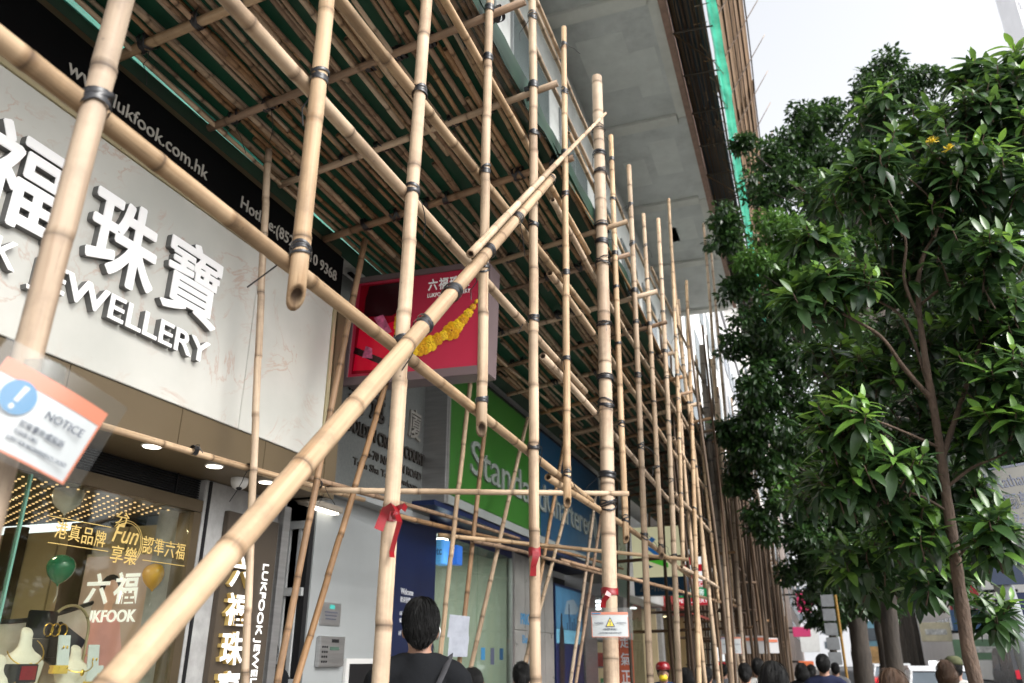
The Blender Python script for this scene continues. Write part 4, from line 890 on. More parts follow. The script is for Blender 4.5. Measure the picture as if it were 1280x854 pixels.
# ================================================================== upper scaffold at the soffit edge with sloping catch fan
us = thing('upper_scaffold', 'high bamboo platform and brown catch fan with green net at the soffit edge', 'scaffold', (-.8, 14, ZS))
for q in range(13):
    x = -1.08 + q * .042; y = 5.5; s_ = 0
    while y < 30:
        y1 = y + rd.uniform(4, 6); bamboo('platform_cane', rd.choice((M_BAMD, M_BAM, M_BAM)), us, (x + rd.uniform(-.01, .01), y, ZS + .1 + rd.uniform(0, .05)), (x + rd.uniform(-.01, .01), y1, ZS + .1 + rd.uniform(0, .05)), .015, .012, 5, .012, 2000 + q * 20 + s_, far=True); s_ += 1; y = y1 - .3
for i in range(20):
    y = 5.8 + i * 1.25; bamboo('transom', M_BAMG, us, (-1.15, y, ZS + .06), (-.5 + rd.uniform(-.05, .16), y + .05, ZS + .06), .02, .018, 6, .01, 2400 + i, far=True)
    if i % 2: bamboo('rail', M_BAMD, us, (-1.1, y, ZS + .03), (-.55, y + .9, ZS + .03), .014, .012, 6, .01, 2440 + i, far=True)
for k in range(46):
    y = 6 + k * .5; x = rd.uniform(-.75, -.5); bamboo('fringe_cane', rd.choice((M_BAM, M_BAMD, M_BAMD)), us, (x, y, ZS + rd.uniform(.0, .12)), (x + rd.uniform(.2, .42), y + rd.uniform(-.5, 1.1), ZS + rd.uniform(-.02, .2)), .011, .008, 5, .02, 3100 + k, far=True)
box('platform_sheet', mat('blue_sheet', (.03, .05, .07), .6, .3, 2), us, -1.11, -.53, 5.5, 30, ZS + .17, ZS + .18)
for q in range(3): bamboo('ledger', M_BAM, us, (-.5 + q * .02, 5.5 + q * 8, ZS + .05), (-.5 + q * .02, 14 + q * 8, ZS + .05), .022, .02, 8, .01, 2480 + q, far=True)
wavy('green_net', m_net, us, ((-.47, 5.5, ZS + .12), (-.47, 30, ZS + .12), (-.27, 30, ZS - .02), (-.27, 5.5, ZS - .02)), 80, 6, .03, 8, 'bright green safety net strip')
m_ply = mat('catch_fan_board', (.30, .19, .11), .75, .25, 2.5, bump=.2, bscale=20, stretch=(1, .3, 3), dirt=.3)
F0 = Vector((-.38, 0, ZS + .15)); F1 = Vector((.22, 0, ZS + 1.25)); fd = (F1 - F0)
for i in range(18):
    y = 5.5 + i * 1.35; nn = fd.cross(Vector((0, 1, 0))).normalized()
    MB().obox(F0 + fd * .5 + Vector((0, y + .67, 0)) + nn * .03, (0, 1, 0), fd.normalized(), nn, .668, fd.length / 2, .008).build('fan_board', m_ply, us)
for q in range(7):
    p = F0 + fd * (q / 6.2 + .02)
    for s_ in range(5): bamboo('fan_cane', M_BAMD, us, p + Vector((.0, 5.4 + s_ * 5, .0)), p + Vector((0, 10.8 + s_ * 5, 0)), .015, .013, 6, .008, 2500 + q * 6 + s_, far=True)
for i in range(20):
    y = 6 + i * 1.2; bamboo('fan_pole', M_BAM, us, F0 + Vector((.05, y, -.03)), F0 + fd * 1.0 + Vector((.36, y + .3, .56)), .014, .008, 6, .01, 2600 + i, far=True)
wavy('net_hem', m_netdark, us, ((.215, 5.5, ZS + 1.22), (.215, 12, ZS + 1.22), (.26, 12, ZS + 1.36), (.26, 5.5, ZS + 1.36)), 20, 2, .01, 9)

# ================================================================== notices and ribbons tied to the poles
def frame_on(P, z, out=.0): return pole_at(P, z)
def notice(label, c, u, v, w, h, kind):
    c, u, v = Vector(c), Vector(u).normalized(), Vector(v).normalized(); v = (v - u * v.dot(u)).normalized(); n = u.cross(v)
    t = thing('safety_notice', label, 'notice', c - v * h / 2, 'notices tied to the scaffold')
    def q(a, b, d): return c + u * (a * w / 2) + v * (b * h / 2) + n * d
    def bend(name, m, a0, a1, b0, b1, d, k=10):
        V = []; F = []
        for i in range(k + 1):
            a = a0 + (a1 - a0) * i / k
            for b in (b0, b1): V.append(q(a, b, d + .012 * (1 - a * a)))
        for i in range(k): F.append((i * 2, i * 2 + 2, i * 2 + 3, i * 2 + 1))
        MB().add(V, F).build(name, m, t, True)
    bend('plastic_sleeve', m_film, -1.2, 1.22, -1.2, 1.34, .018); bend('paper', m_paper, -1, 1, -1, 1, 0)
    bend('red_border', m_orange, -1, 1, .62 if kind == 'big' else .78, 1, .001); bend('red_border', m_orange, -1, 1, -1, -.95, .001); bend('red_border', m_orange, .96, 1, -.95, .62, .001); bend('red_border', m_orange, -1, -.96, -.95, .62, .001)
    def txt(s, a, b, ww, hh, off=.004, m=m_ink): glyph(s, 'print', m, t, q(a, b, .0135 if kind != 'big' else .0145) , u, v, ww * w, hh * h, .001, off)
    if kind == 'big':
        txt('NOTICE', .05, .12, .36, .1, .002); txt('如有意外或投訴', -.25, -.30, .42, .085); txt('PLEASE CALL', -.25, -.48, .22, .05); txt('SORRY FOR INCONVENIENCE CAUSED', -.3, -.68, .56, .05)
        V = [q(-.5, .25, .015)] + [q(-.5 + .30 * math.cos(x), .25 + .42 * math.sin(x), .015) for x in [R(i * 15) for i in range(24)]]; MB().add(V, [(0, i + 1, (i + 1) % 24 + 1) for i in range(24)]).build('blue_disc', m_blueprint, t)
        MB().add([q(-.55, .14, .0162), q(-.47, .14, .0162), q(-.42, .55, .0162), q(-.52, .55, .0162)], [(0, 1, 2, 3)]).build('exclamation', m_paper, t); V = [q(-.52 + .045 * math.cos(x), .0 + .07 * math.sin(x), .0162) for x in [R(i * 30) for i in range(12)]]; MB().add(V, [tuple(range(12))]).build('exclamation', m_paper, t)
    else:
        MB().add([q(-.26, -.18, .0145), q(.26, -.18, .0145), q(0, .6, .0145)], [(0, 1, 2)]).build('warning_triangle', m_ink, t); MB().add([q(-.19, -.12, .016), q(.19, -.12, .016), q(0, .47, .016)], [(0, 1, 2)]).build('warning_triangle_face', m_yellow, t)
        MB().add([q(-.02, .08, .0172), q(.02, .08, .0172), q(.03, .3, .0172), q(-.03, .3, .0172)], [(0, 1, 2, 3)]).build('exclamation', m_ink, t); MB().add([q(-.025, -.06, .0172), q(.025, -.06, .0172), q(.025, .02, .0172), q(-.025, .02, .0172)], [(0, 1, 2, 3)]).build('exclamation', m_ink, t)
        txt('WARNING', -.86, .06, .25, .07, .006); txt('WARNING', .36, .06, .25, .07, .006); txt('內有危險 請勿進入', -.38, -.45, .38, .09, .004); txt('DANGER INSIDE, PLEASE DO NOT ENTER', -.6, -.72, .6, .06); bend('blue_corner', m_blueprint, -.98, -.5, .82, .94, .0155)
    return t
cN = ax(36, 528, -1.19)
notice('large blurred notice in clear sleeve reading NOTICE on the nearest pole', cN + Vector((.015, 0, 0)), (.30, .86, -.30), (.22, .25, .95), .185, .138, 'big')
MB().lathe(ax(52, 470, XO) + Vector((0, 0, -.01)), [(.0365, 0), (.0375, .01), (.0365, .03)], 16).build('sleeve_tape', m_film, OUT[0][5], True)
gN = ax(761, 781, XO + .06); notice('white warning notice with yellow triangle on the thick bamboo mast', gN + Vector((.01, -.01, 0)), (.95, .30, 0), (0, 0, 1), .225, .145, 'small')
gN = ay(914, 807, 12.75); notice('white warning notice with yellow triangle on the grey mast farther along', gN, (.95, .2, 0), (0, 0, 1), .29, .23, 'small')
for k, (px, py, lab) in enumerate(((945, 806, 'plain white notice board behind the people, middle of the far scaffold'), (962, 807, 'plain white notice board deep in the far scaffold, right of the other'))):
    p = ay(px, py, 17 + k * 3); t = thing('notice_board', lab, 'notice', p, 'far notice boards'); MB().obox(p, (.95, .2, 0), (0, 0, 1), (.2, -.95, 0), .2, .16, .006).build('board', m_paper, t); MB().obox(p + Vector((0, -.012, .1)), (.95, .2, 0), (0, 0, 1), (.2, -.95, 0), .19, .03, .004).build('heading', m_orange, t)
def ribbon(P, z, label, tails, loop=False):
    c = pole_at(P, z); r = P[2]; t = thing('red_ribbon', label, 'ribbon', c, 'red ribbons tied on poles')
    d = P[1].normalized(); a = Vector((.9, -.4, 0)).normalized(); b = d.cross(a); n = 20; V = []; F = []; hw = .021
    for j in range(n):
        th = 2 * math.pi * j / n; rad = a * math.cos(th) + b * math.sin(th); rr = r * (1.10 + .03 * math.sin(5 * th))
        for q in range(5): V.append(c + rad * rr * (1 + .02 * math.sin(q * 2 + th * 2)) + d * (-hw + q * hw / 2 + .004 * math.sin(th * 3)))
    for j in range(n):
        for q in range(4): F.append((j * 5 + q, ((j + 1) % n) * 5 + q, ((j + 1) % n) * 5 + q + 1, j * 5 + q + 1))
    MB().add(V, F).build('band', m_red, t, True)
    vr = RT
    for s0, pts, wd in tails:
        V = []; F = []
        for i, (u, v) in enumerate(pts):
            cc = c + vr * u + Vector((0, 0, v)) + Vector((.03, -.03, 0)) * (1 + .3 * math.sin(i * 1.7)) + Vector((.9, -.4, 0)) * r * .6
            if i < len(pts) - 1: du, dv_ = pts[i + 1][0] - u, pts[i + 1][1] - v
            l = math.hypot(du, dv_); pu, pv = -dv_ / l, du / l; tw = .004 * math.sin(i * 2.1)
            V += [cc + vr * pu * wd / 2 + Vector((0, 0, pv * wd / 2)) + Vector((tw, -tw, 0)), cc - vr * pu * wd / 2 - Vector((0, 0, pv * wd / 2))]
        for i in range(len(pts) - 1): F.append((i * 2, i * 2 + 1, i * 2 + 3, i * 2 + 2))
        MB().add(V, F).build('tail', m_red, t, True)
    if loop:
        MB().ell(c + Vector((.9, -.4, 0)) * r * 1.2 + vr * -.006, (.013, .013, .018), 10, 8).build('knot', m_red, t, True)
zB = ax(490, 643, XO).z
ribbon(OUT[2], zB, 'red ribbon knotted in a bow on the bamboo pole beside the bank', [(0, [(-.005, .0), (-.02, .018), (-.035, .01), (-.045, -.02), (-.06, -.055)], .03), (1, [(0, -.005), (.004, -.03), (.0, -.07), (-.008, -.12), (-.012, -.14)], .016), (2, [(-.005, .012), (.012, .02), (.03, .012)], .02)], True)
ribbon(OUT[4], ax(667, 690, XO).z, 'red ribbon with one short tail on the second pole, left of the mast', [(0, [(-.026, .0), (-.033, -.03), (-.035, -.07), (-.034, -.115)], .03)])
ribbon(OUT[6], ax(761, 740, XO).z, 'red ribbon round the thick bamboo mast above the warning notice', [(0, [(-.05, -.005), (-.07, -.03), (-.085, -.06), (-.09, -.10)], .035)])
# paper sheets tied on a strut in front of the bank window
p = ax(573, 797, -2.82); m_sheet = mat('creased_sheet', (.30, .32, .37), .7, .12, 14); t = thing('paper_sheets', 'two creased white paper sheets taped to a thin bamboo strut', 'paper', p - Vector((0, 0, .14)))
wavy('sheet', m_sheet, t, (p + Vector((-.06, -.09, 0)), p + Vector((.05, .09, -.01)), p + Vector((.06, .1, .17)), p + Vector((-.05, -.08, .18))), 8, 8, .004, 21); wavy('sheet', m_sheet, t, (p + Vector((-.05, -.1, -.15)), p + Vector((.05, .08, -.15)), p + Vector((.055, .1, .01)), p + Vector((-.045, -.08, 0))), 8, 8, .004, 22)

# ================================================================== farther shops under the scaffold
m_sh = [mat('shopA', (.55, .56, .55), .5, .1, 3), mat('shopB', (.42, .05, .05), .5, .1, 3), mat('shopC', (.16, .10, .06), .5, .15, 3), mat('shopD', (.60, .52, .38), .5, .1, 3), mat('shopE', (.08, .20, .34), .5, .1, 3)]
m_warm = mat('warm_tube', (1, .9, .7), .4, 0, emit=(1, .82, .5), estr=2.5); m_cool = mat('cool_tube', (1, 1, 1), .4, 0, emit=(.9, .97, 1), estr=2)
m_goods = [mat('goods_%d' % i, c, .5, .3, 12) for i, c in enumerate(((.5, .1, .08), (.1, .3, .12), (.6, .5, .2), (.1, .2, .45), (.6, .6, .6), (.45, .25, .1)))]
SHN = ['white fronted shop with stacked goods just past the bank', 'red fronted shop beneath the pharmacy sign', 'brown timber shopfront with warm lights', 'cream shopfront with bright window', 'blue fronted shop near the scaffold\'s far end', 'second white shopfront, farthest under the scaffold']
y = 16.2
for i in range(6):
    wd = (4.2, 4.6, 4.4, 4.8, 4.6, 4.4)[i]; mm = m_sh[i % 5]
    t = thing('shopfront', SHN[i], 'shop', (-3.6, y + wd / 2, 0), 'shops farther along under the scaffold')
    box('fascia', mm, t, -3.9, -3.4, y, y + wd - .05, 2.75, 4.4, .01); box('pier', m_pilaster, t, -3.95, -3.5, y, y + .35, 0, 2.74, .01); box('back_wall', m_tanwall2 if i % 2 else m_wallw, t, -6.1, -6, y, y + wd, 0, 2.75)
    box('ceiling', m_wallw, t, -6, -3.9, y, y + wd, 2.70, 2.745); box('side_wall', m_tanwall, t, -6, -3.6, y + wd - .12, y + wd - .05, 0, 2.7); box('window_glass', m_glass, t, -3.66, -3.65, y + .36, y + wd * .62, .3, 2.7)
    for q in range(3): box('ceiling_light', m_warm if i != 0 else m_cool, t, -5.6, -3.9, y + .7 + q * 1.25, y + .8 + q * 1.25, 2.66, 2.69)
    for s_ in range(4):
        sh = box('shelf', m_wallw, t, -4.4, -3.95, y + .4, y + wd * .6, .4 + s_ * .5, .43 + s_ * .5)
        for g in range(7): box('goods', random.choice(m_goods), sh, -4.35, -4.0, y + .45 + g * .3, y + .66 + g * .3, .432 + s_ * .5, .60 + s_ * .5 + random.random() * .15)
    if i in (1, 3): MB().add([(-3.4, y + .1, 2.9), (-3.4, y + wd - .1, 2.9), (-2.7, y + wd - .1, 2.55), (-2.7, y + .1, 2.55), (-3.4, y + .1, 2.94), (-3.4, y + wd - .1, 2.94), (-2.7, y + wd - .1, 2.59), (-2.7, y + .1, 2.59)], [(3, 2, 1, 0), (4, 5, 6, 7), (0, 1, 5, 4), (2, 3, 7, 6), (1, 2, 6, 5), (3, 0, 4, 7)]).build('awning', m_goods[0] if i == 1 else m_white, t)
    y += wd
for px, py, Yv, sz, mm, lab in ((905, 818, 22, .5, 'w', 'small white lit sign deep under the scaffold'), (912, 838, 20, .75, 'r', 'red round-cornered lit sign above the heads')):
    p = ay(px, py, Yv); t = thing('shop_sign', lab, 'sign', p); box('sign_case', m_lw if mm == 'w' else m_lr, t, p.x - sz / 2, p.x + sz / 2, p.y, p.y + .15, p.z - .16, p.z + .16, .03); box('bracket', m_dark, t, p.x - sz / 2 - .6, p.x - sz / 2, p.y + .05, p.y + .09, p.z + .1, p.z + .13)
vs = thing('hanging_banner', 'narrow orange-red vertical banner with white characters behind the mast', 'banner', (-3.2, 14.6, 1))
A = ay(781, 800, 13.4); box('cloth', mat('banner_red', (.5, .11, .05), .6, .1, 9), vs, A.x - .12, A.x + .12, 13.4, 13.42, .5, A.z + .1)
for i, ch in enumerate('走氣正老店'): glyph(ch, 'banner_letter', m_w, vs, (A.x - .08, 13.397, A.z - .12 - i * .26), *FY, .16, .19, .003, .01)

# white building and neighbours beyond the concrete one
wb = thing('white_building', 'bright white building beyond the concrete overhang', 'building', (-8, 34, 0)); m_wb = mat('white_render', (.74, .75, .74), .6, .05, 1)
box('wall', m_wb, wb, -12, -3.3, 25.3, 43.8, 4.5, 26)
for r_ in range(5):
    for c_ in range(6):
        y0 = 26 + c_ * 3; wn = box('window', m_wallw, wb, -3.3, -3.26, y0, y0 + 1.8, 6 + r_ * 3.4, 7.9 + r_ * 3.4); box('pane', m_win, wn, -3.26, -3.25, y0 + .08, y0 + 1.72, 6.08 + r_ * 3.4, 7.82 + r_ * 3.4)
FARB = [(-16, -3.2, 46, 64, 22, (.45, .45, .46), 'mid grey office block beyond the scaffold'), (-18, -3.0, 66, 100, 30, (.60, .58, .55), 'pale stone block farther up the street'), (-20, -2.5, 102, 160, 26, (.5, .42, .38), 'brownish block at the far left of the street end'),
        (13.2, 30, 70, 96, 24, (.80, .80, .78), 'white department store across the road'), (14, 30, 36, 66, 15, (.42, .40, .38), 'low grey block across the road nearest'), (14, 34, 98, 150, 34, (.74, .73, .71), 'pale office block across the road farther off'), (-14, 26, 230, 260, 24, (.55, .56, .58), 'hazy block closing the street end'),
        (37.5, 66, 105, 112, 150, (.88, .87, .88), 'very tall pale tower above the trees at the right')]
m_win2 = mat('far_window', (.10, .12, .14), .2, .15, .5)
for bi, (x0, x1, y0, y1, h, col, lab) in enumerate(FARB):
    t = thing('far_building', lab, 'building', ((x0 + x1) / 2, (y0 + y1) / 2, 0), 'buildings along the street'); mm = mat('far_wall_%d' % bi, col, .7, .06, .4)
    box('wall', mm, t, x0, x1, y0, y1, 0, h); box('roof_edge', mm, t, x0 - .15, x1 + .15, y0 - .15, y1 + .15, h + .01, h + .6)
    left = x1 < 0; X = x1 + .03 if left else x0 - .03; st = 3.4 if h < 60 else 3.6; nfl = int(h / st); cols = int((y1 - y0) / 3)
    if h < 60:
        for f_ in range(1, nfl):
            for c_ in range(cols):
                yy0 = y0 + .7 + c_ * 3; box('window', m_win2, t, X - .02, X + .02, yy0, yy0 + 1.9, f_ * st + .8, f_ * st + 2.5)
        colsx = int((x1 - x0) / 3)
        for f_ in range(1, nfl):
            for c_ in range(min(colsx, 6)):
                xx0 = (x1 - 3 * (c_ + 1) + .6) if left else (x0 + .6 + c_ * 3); box('window', m_win2, t, xx0, xx0 + 1.8, y0 - .05, y0 - .01, f_ * st + .8, f_ * st + 2.5)
    else:
        for f_ in range(0, 40): box('band', mat('tower_band', (.8, .83, .86), .4, .05, .3), t, x0 + .4, x1 - .4, y0 - .12, y0 - .02, f_ * 3.7 + 1, f_ * 3.7 + 2.4)
for px, py, Y, w_, h_, c_, lab in ((1005, 752, 52, .8, 1.2, (.45, .02, .10), 'tall magenta shop sign at the street\'s left'), (1002, 790, 48, .9, .5, (.45, .03, .12), 'low pink shop sign below the magenta one'), (1012, 800, 60, 1.2, 1.5, (.6, .6, .58), 'white shop sign near the far trees'), (1008, 832, 44, .7, .4, (.5, .12, .04), 'orange shop sign near the crowd')):
    p = ay(px, py, Y); t = thing('street_sign_board', lab, 'sign', p); box('sign_case', mat('ssb_%d%d' % (px, py), c_, .5, .1, 4, emit=c_, estr=.1), t, p.x - w_ / 2, p.x + w_ / 2, Y, Y + .3, p.z - h_ / 2, p.z + h_ / 2, .03); box('bracket', m_dark, t, p.x - w_ / 2 - 2, p.x - w_ / 2, Y + .1, Y + .2, p.z + h_ * .3, p.z + h_ * .3 + .1)
for px, py, Y, w_, h_, c_, lab in ((1190, 740, 69, 2.6, 1.2, (.30, .32, .35), 'grey shop fascia on the white store across the road'), (1206, 752, 68, 2.0, 3.2, (.45, .04, .05), 'tall red shop sign across the road'), (1222, 775, 66, 3.2, 1.4, (.05, .12, .25), 'blue shop fascia across the road'), (1170, 790, 68, 2.0, 1.3, (.55, .50, .35), 'cream awning sign across the road'), (1238, 812, 60, 4.0, 1.2, (.12, .22, .13), 'green shop fascia low across the road')):
    p = ay(px, py, Y); t = thing('facade_sign', lab, 'sign', p); box('sign_case', mat('fsg_%d' % px, c_, .5, .2, 1.5), t, p.x - w_ / 2, p.x + w_ / 2, Y, Y + .4, p.z - h_ / 2, p.z + h_ / 2, .04); box('lettering', mat('fsgl_%d' % px, (.5, .5, .48), .5, .6, 4), t, p.x - w_ * .35, p.x + w_ * .35, Y - .03, Y - .01, p.z - h_ * .15, p.z + h_ * .15); box('bracket', m_dark, t, p.x + w_ / 2, p.x + w_ / 2 + 3, Y + .1, Y + .3, p.z - .1, p.z + .1)
for x_, y_, c_, lab in ((8.2, 34, (.55, .56, .55), 'white van parked across the road'), (8.6, 44, (.03, .03, .035), 'black van parked behind the white one')):
    t = thing('parked_van', lab, 'van', (x_, y_, -.13)); mm = mat('van_%d' % y_, c_, .25, .05, 3, spec=.6)
    n = 8; prof = [(-2.4, .35), (-2.45, 1.2), (-2.3, 2.1), (1.2, 2.15), (1.75, 1.9), (2.3, 1.2), (2.5, 1.05), (2.5, .35)]
    V = [(x_ + s_ * .92, y_ + a, -.13 + b) for s_ in (-1, 1) for a, b in prof]; MB().add(V, [tuple(range(n)), tuple(range(2 * n - 1, n - 1, -1))] + [((i + 1) % n, (i + 1) % n + n, i + n, i) for i in range(n)]).build('body', mm, t, bevel=.05)
    box('rear_window', m_win2, t, x_ - .72, x_ + .72, y_ - 2.47, y_ - 2.36, 1.2, 1.8)
    for s_ in (-1, 1):
        box('tail_light', m_lr, t, x_ + s_ * .8 - .08, x_ + s_ * .8 + .08, y_ - 2.5, y_ - 2.43, .8, 1.15); box('side_window', m_win2, t, x_ + s_ * .925 - .01, x_ + s_ * .925 + .01, y_ + .3, y_ + 1.5, 1.1, 1.75)
        for yy in (-1.5, 1.6): MB().tube([(x_ + s_ * .85 - .12, y_ + yy, .22), (x_ + s_ * .85 + .12, y_ + yy, .22)], .34, 16).build('wheel', m_dark, t)
st_ = ay(1052, 800, 20)
t = thing('bus_stop_pole', 'white bus stop pole with stacked route plates and yellow post', 'bus stop', (st_.x, 20, 0))
MB().tube([(st_.x, 20, 0), (st_.x, 20, 2.9)], .03, 10).build('pole', mat('yellow_post', (.2, .105, .008), .5, .1, 9), t); 
for k in range(5): box('route_plate', mat('route_plate', (.17, .18, .19), .5, .15, 9), t, st_.x - .32, st_.x - .05, 19.97, 20.0, 1.45 + k * .3, 1.71 + k * .3, .01)

# ================================================================== road traffic and street furniture
def car(loc, label, body, roof, rz=0):
    t = thing('taxi', label, 'car', loc); x0, y0, z0 = loc
    prof = [(-2.2, .45), (-2.25, .75), (-2.15, .98), (-1.55, 1.04), (-1.15, 1.42), (-.9, 1.5), (.55, 1.5), (.8, 1.44), (1.35, 1.02), (2.1, .92), (2.25, .7), (2.2, .42)]
    lower = [(y, min(z, 1.04)) for y, z in prof]
    def ext(pts, hw, hw2=None):
        n = len(pts); V = [(x0 + s_ * (hw if z < 1.1 else (hw2 or hw)), y0 + y, z0 + z) for s_ in (-1, 1) for y, z in pts]; F = [tuple(range(n)), tuple(range(2 * n - 1, n - 1, -1))]
        for i in range(n): F.append((i, i + n, (i + 1) % n + n, (i + 1) % n)[::-1]); 
        return MB().add(V, F)
    ext(lower, .84).build('body', body, t, bevel=.03)
    ext([(-1.62, 1.03), (-1.17, 1.40), (-.9, 1.46), (.55, 1.46), (.78, 1.41), (1.36, 1.03)], .80, .66).build('glasshouse', m_win2, t)
    ext([(-1.2, 1.42), (-.92, 1.48), (.55, 1.48), (.82, 1.43), (.55, 1.54), (-.9, 1.54)], .70).build('roof', roof, t, bevel=.01)
    for s_ in (-1, 1):
        for q in ((-1.58, 1.05, -1.2, 1.42), (1.32, 1.05, .8, 1.42)): MB().tube([(x0 + s_ * .79, y0 + q[0], z0 + q[1]), (x0 + s_ * .67, y0 + q[2], z0 + q[3])], .035, 6).build('pillar', roof, t)
        box('tail_light', m_lr, t, x0 + s_ * .7 - .1, x0 + s_ * .7 + .1, y0 - 2.28, y0 - 2.2, z0 + .72, z0 + .9)
        for yy in (-1.35, 1.35):
            w_ = MB(); c = Vector((x0 + s_ * .76, y0 + yy, z0 + .31)); w_.tube([c - Vector((.1, 0, 0)), c + Vector((.1, 0, 0))], .31, 18); wo = w_.build('wheel', m_dark, t); MB().tube([c - Vector((.105, 0, 0)), c + Vector((.105, 0, 0))], .18, 12).build('rim', m_steel, wo)
    box('bumper', m_dark, t, x0 - .82, x0 + .82, y0 - 2.32, y0 - 2.24, z0 + .42, z0 + .6, .02); box('number_plate', m_yellow, t, x0 - .25, x0 + .25, y0 - 2.3, y0 - 2.26, z0 + .66, z0 + .78); box('roof_sign', m_lw, t, x0 - .15, x0 + .15, y0 - .3, y0 - .2, z0 + 1.545, z0 + 1.66, .01)
    return t
m_taxi = mat('taxi_red', (.5, .02, .02), .25, .05, 4, spec=.6); m_taxir = mat('taxi_silver', (.6, .61, .62), .25, .05, 4, metal=.4)
car((2.75, 24.5, -.13), 'red taxi with silver roof driving away in the nearest lane', m_taxi, m_taxir); car((2.8, 40, -.13), 'red taxi farther ahead behind the tree trunks', m_taxi, m_taxir)
p = ay(1095, 812, 70); t = thing('double_decker_bus', 'double-decker bus with blue advertising far up the road', 'bus', (p.x, 70, -.13)); bx_ = p.x
box('body', mat('bus_blue', (.16, .33, .42), .3, .3, .6), t, bx_ - 1.25, bx_ + 1.25, 70, 81, .25, 4.3, .12); box('rear_window', m_win2, t, bx_ - 1.0, bx_ + 1.0, 69.96, 69.99, 2.9, 3.8); box('advert', mat('bus_ad', (.5, .3, .12), .5, .6, 1.5), t, bx_ - 1.05, bx_ + 1.05, 69.95, 69.985, 1.3, 2.5); box('engine_grille', m_dark, t, bx_ - .9, bx_ + .9, 69.95, 69.99, .5, 1.1)
for s_ in (-1, 1):
    for yy in (72, 79): MB().tube([(bx_ + s_ * 1.1 - .15, yy, .35), (bx_ + s_ * 1.1 + .15, yy, .35)], .48, 16).build('wheel', m_dark, t)
    box('tail_light', m_lr, t, bx_ + s_ * 1.05 - .1, bx_ + s_ * 1.05 + .1, 69.94, 69.98, 1.0, 1.3)
# lamp post with blue plate, direction sign
m_galv = mat('galvanised', (.27, .29, .31), .45, .15, 6, dirt=.2)
lp0 = ay(1272, 854, 8.0); t = thing('lamp_post', 'grey galvanised post with blue plate beside the nearest tree', 'lamp post', (lp0.x, 8, 0)); a = ay(1250, 720, 8.0)
MB().tube([(lp0.x + .25, 8, 0), (a.x, 8, a.z), (a.x - .04, 8, a.z + .35)], [.085, .075, .07], 14).build('post', m_galv, t, True); MB().obox((a.x + .02, 7.9, a.z + .02), (1, .15, 0), (-.1, 0, 1), (.15, -1, 0), .13, .10, .012).build('plate', mat('blue_plate', (.003, .018, .06), .4, .1, 9), t)
a = ay(1264, 620, 7.6); t = thing('road_sign', 'cream street-name board tilted between the leaves at the right edge', 'sign', (a.x, 7.6, 0))
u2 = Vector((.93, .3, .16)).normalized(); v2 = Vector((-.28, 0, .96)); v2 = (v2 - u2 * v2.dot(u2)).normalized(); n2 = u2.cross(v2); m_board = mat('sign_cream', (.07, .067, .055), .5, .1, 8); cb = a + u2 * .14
MB().obox(cb, u2, v2, n2, .30, .25, .012).build('board', m_board, t, bevel=.004)
for (ua, va, ha, hb) in ((0, .24, .30, .01), (0, -.24, .30, .01), (-.29, 0, .01, .25), (.29, 0, .01, .25)): MB().obox(cb + u2 * ua + v2 * va + n2 * .002, u2, v2, n2, ha, hb, .013).build('border', m_ink, t)
glyph('Nathan Rd', 'sign_text', m_ink, t, cb - u2 * .24 + v2 * .07 + n2 * .013, u2, v2, .42, .1, .002, .004); glyph('彌敦道', 'sign_text', m_ink, t, cb - u2 * .24 - v2 * .11 + n2 * .013, u2, v2, .42, .13, .002, .01); glyph('19-71', 'sign_text', m_ink, t, cb - u2 * .24 - v2 * .21 + n2 * .013, u2, v2, .2, .06, .002, .004)
MB().tube([cb - n2 * .03 + v2 * .1 + Vector((.1, .05, 0)), (a.x + .35, 7.75, 2.0), (a.x + .35, 7.75, 0)], .035, 10).build('sign_post', m_galv, t, True)
a = ay(1276, 800, 9.0); t = thing('kiosk_panel', 'dark blue panel at the right picture edge', 'panel', (a.x + .3, 9, 0)); box('panel', m_navy, t, a.x - .03, a.x + .6, 9.0, 9.12, 0, a.z + .42, .02); box('base', m_dark, t, a.x - .05, a.x + .62, 8.97, 9.15, 0, .2)
t = thing('railing', 'dark pavement railing along the kerb by the road', 'railing', (1.5, 14, 0))
for k in range(4): MB().tube([(1.5, 9.6, .25 + k * .28), (1.5, 19, .25 + k * .28)], .02, 6).build('rail', m_dark, t)
for k in range(8): MB().tube([(1.5, 9.6 + k * 1.34, 0), (1.5, 9.6 + k * 1.34, 1.12)], .03, 8).build('post', m_dark, t)

# ================================================================== trees
def leaf_shape(L, W, droop, n=5, fold=.25):
    V = []; F = []
    for i in range(n + 1):
        t = i / n; w_ = W * (math.sin(math.pi * min(1, t * .96 + .02)) ** .8) * (1 if t < .55 else .9); y_ = L * t * (1 - .12 * droop * t); z = -droop * L * .55 * t * t
        V += [(-w_ / 2, y_, z + fold * w_ / 2), (0, y_, z), (w_ / 2, y_, z + fold * w_ / 2)]
    for i in range(n):
        a = i * 3; F += [(a, a + 1, a + 4, a + 3), (a + 1, a + 2, a + 5, a + 4)]
    return np.array(V), np.array(F)
def rot_from(dirv, upv):
    y_ = dirv / np.linalg.norm(dirv, axis=-1, keepdims=True); x_ = np.cross(y_, upv); x_ /= np.linalg.norm(x_, axis=-1, keepdims=True) + 1e-9; z_ = np.cross(x_, y_); return np.stack([x_, y_, z_], -1)
def scatter(name, shape, pos, Rm, scl, tint):
    V, F = shape; n = len(pos); P = np.einsum('nij,vj->nvi', Rm, V) * scl[:, None, None] + pos[:, None, :]
    FF = (F[None] + (np.arange(n) * len(V))[:, None, None]).reshape(-1, F.shape[1]); return np_mesh(name, P.reshape(-1, 3), FF, np.repeat(tint, len(V)))
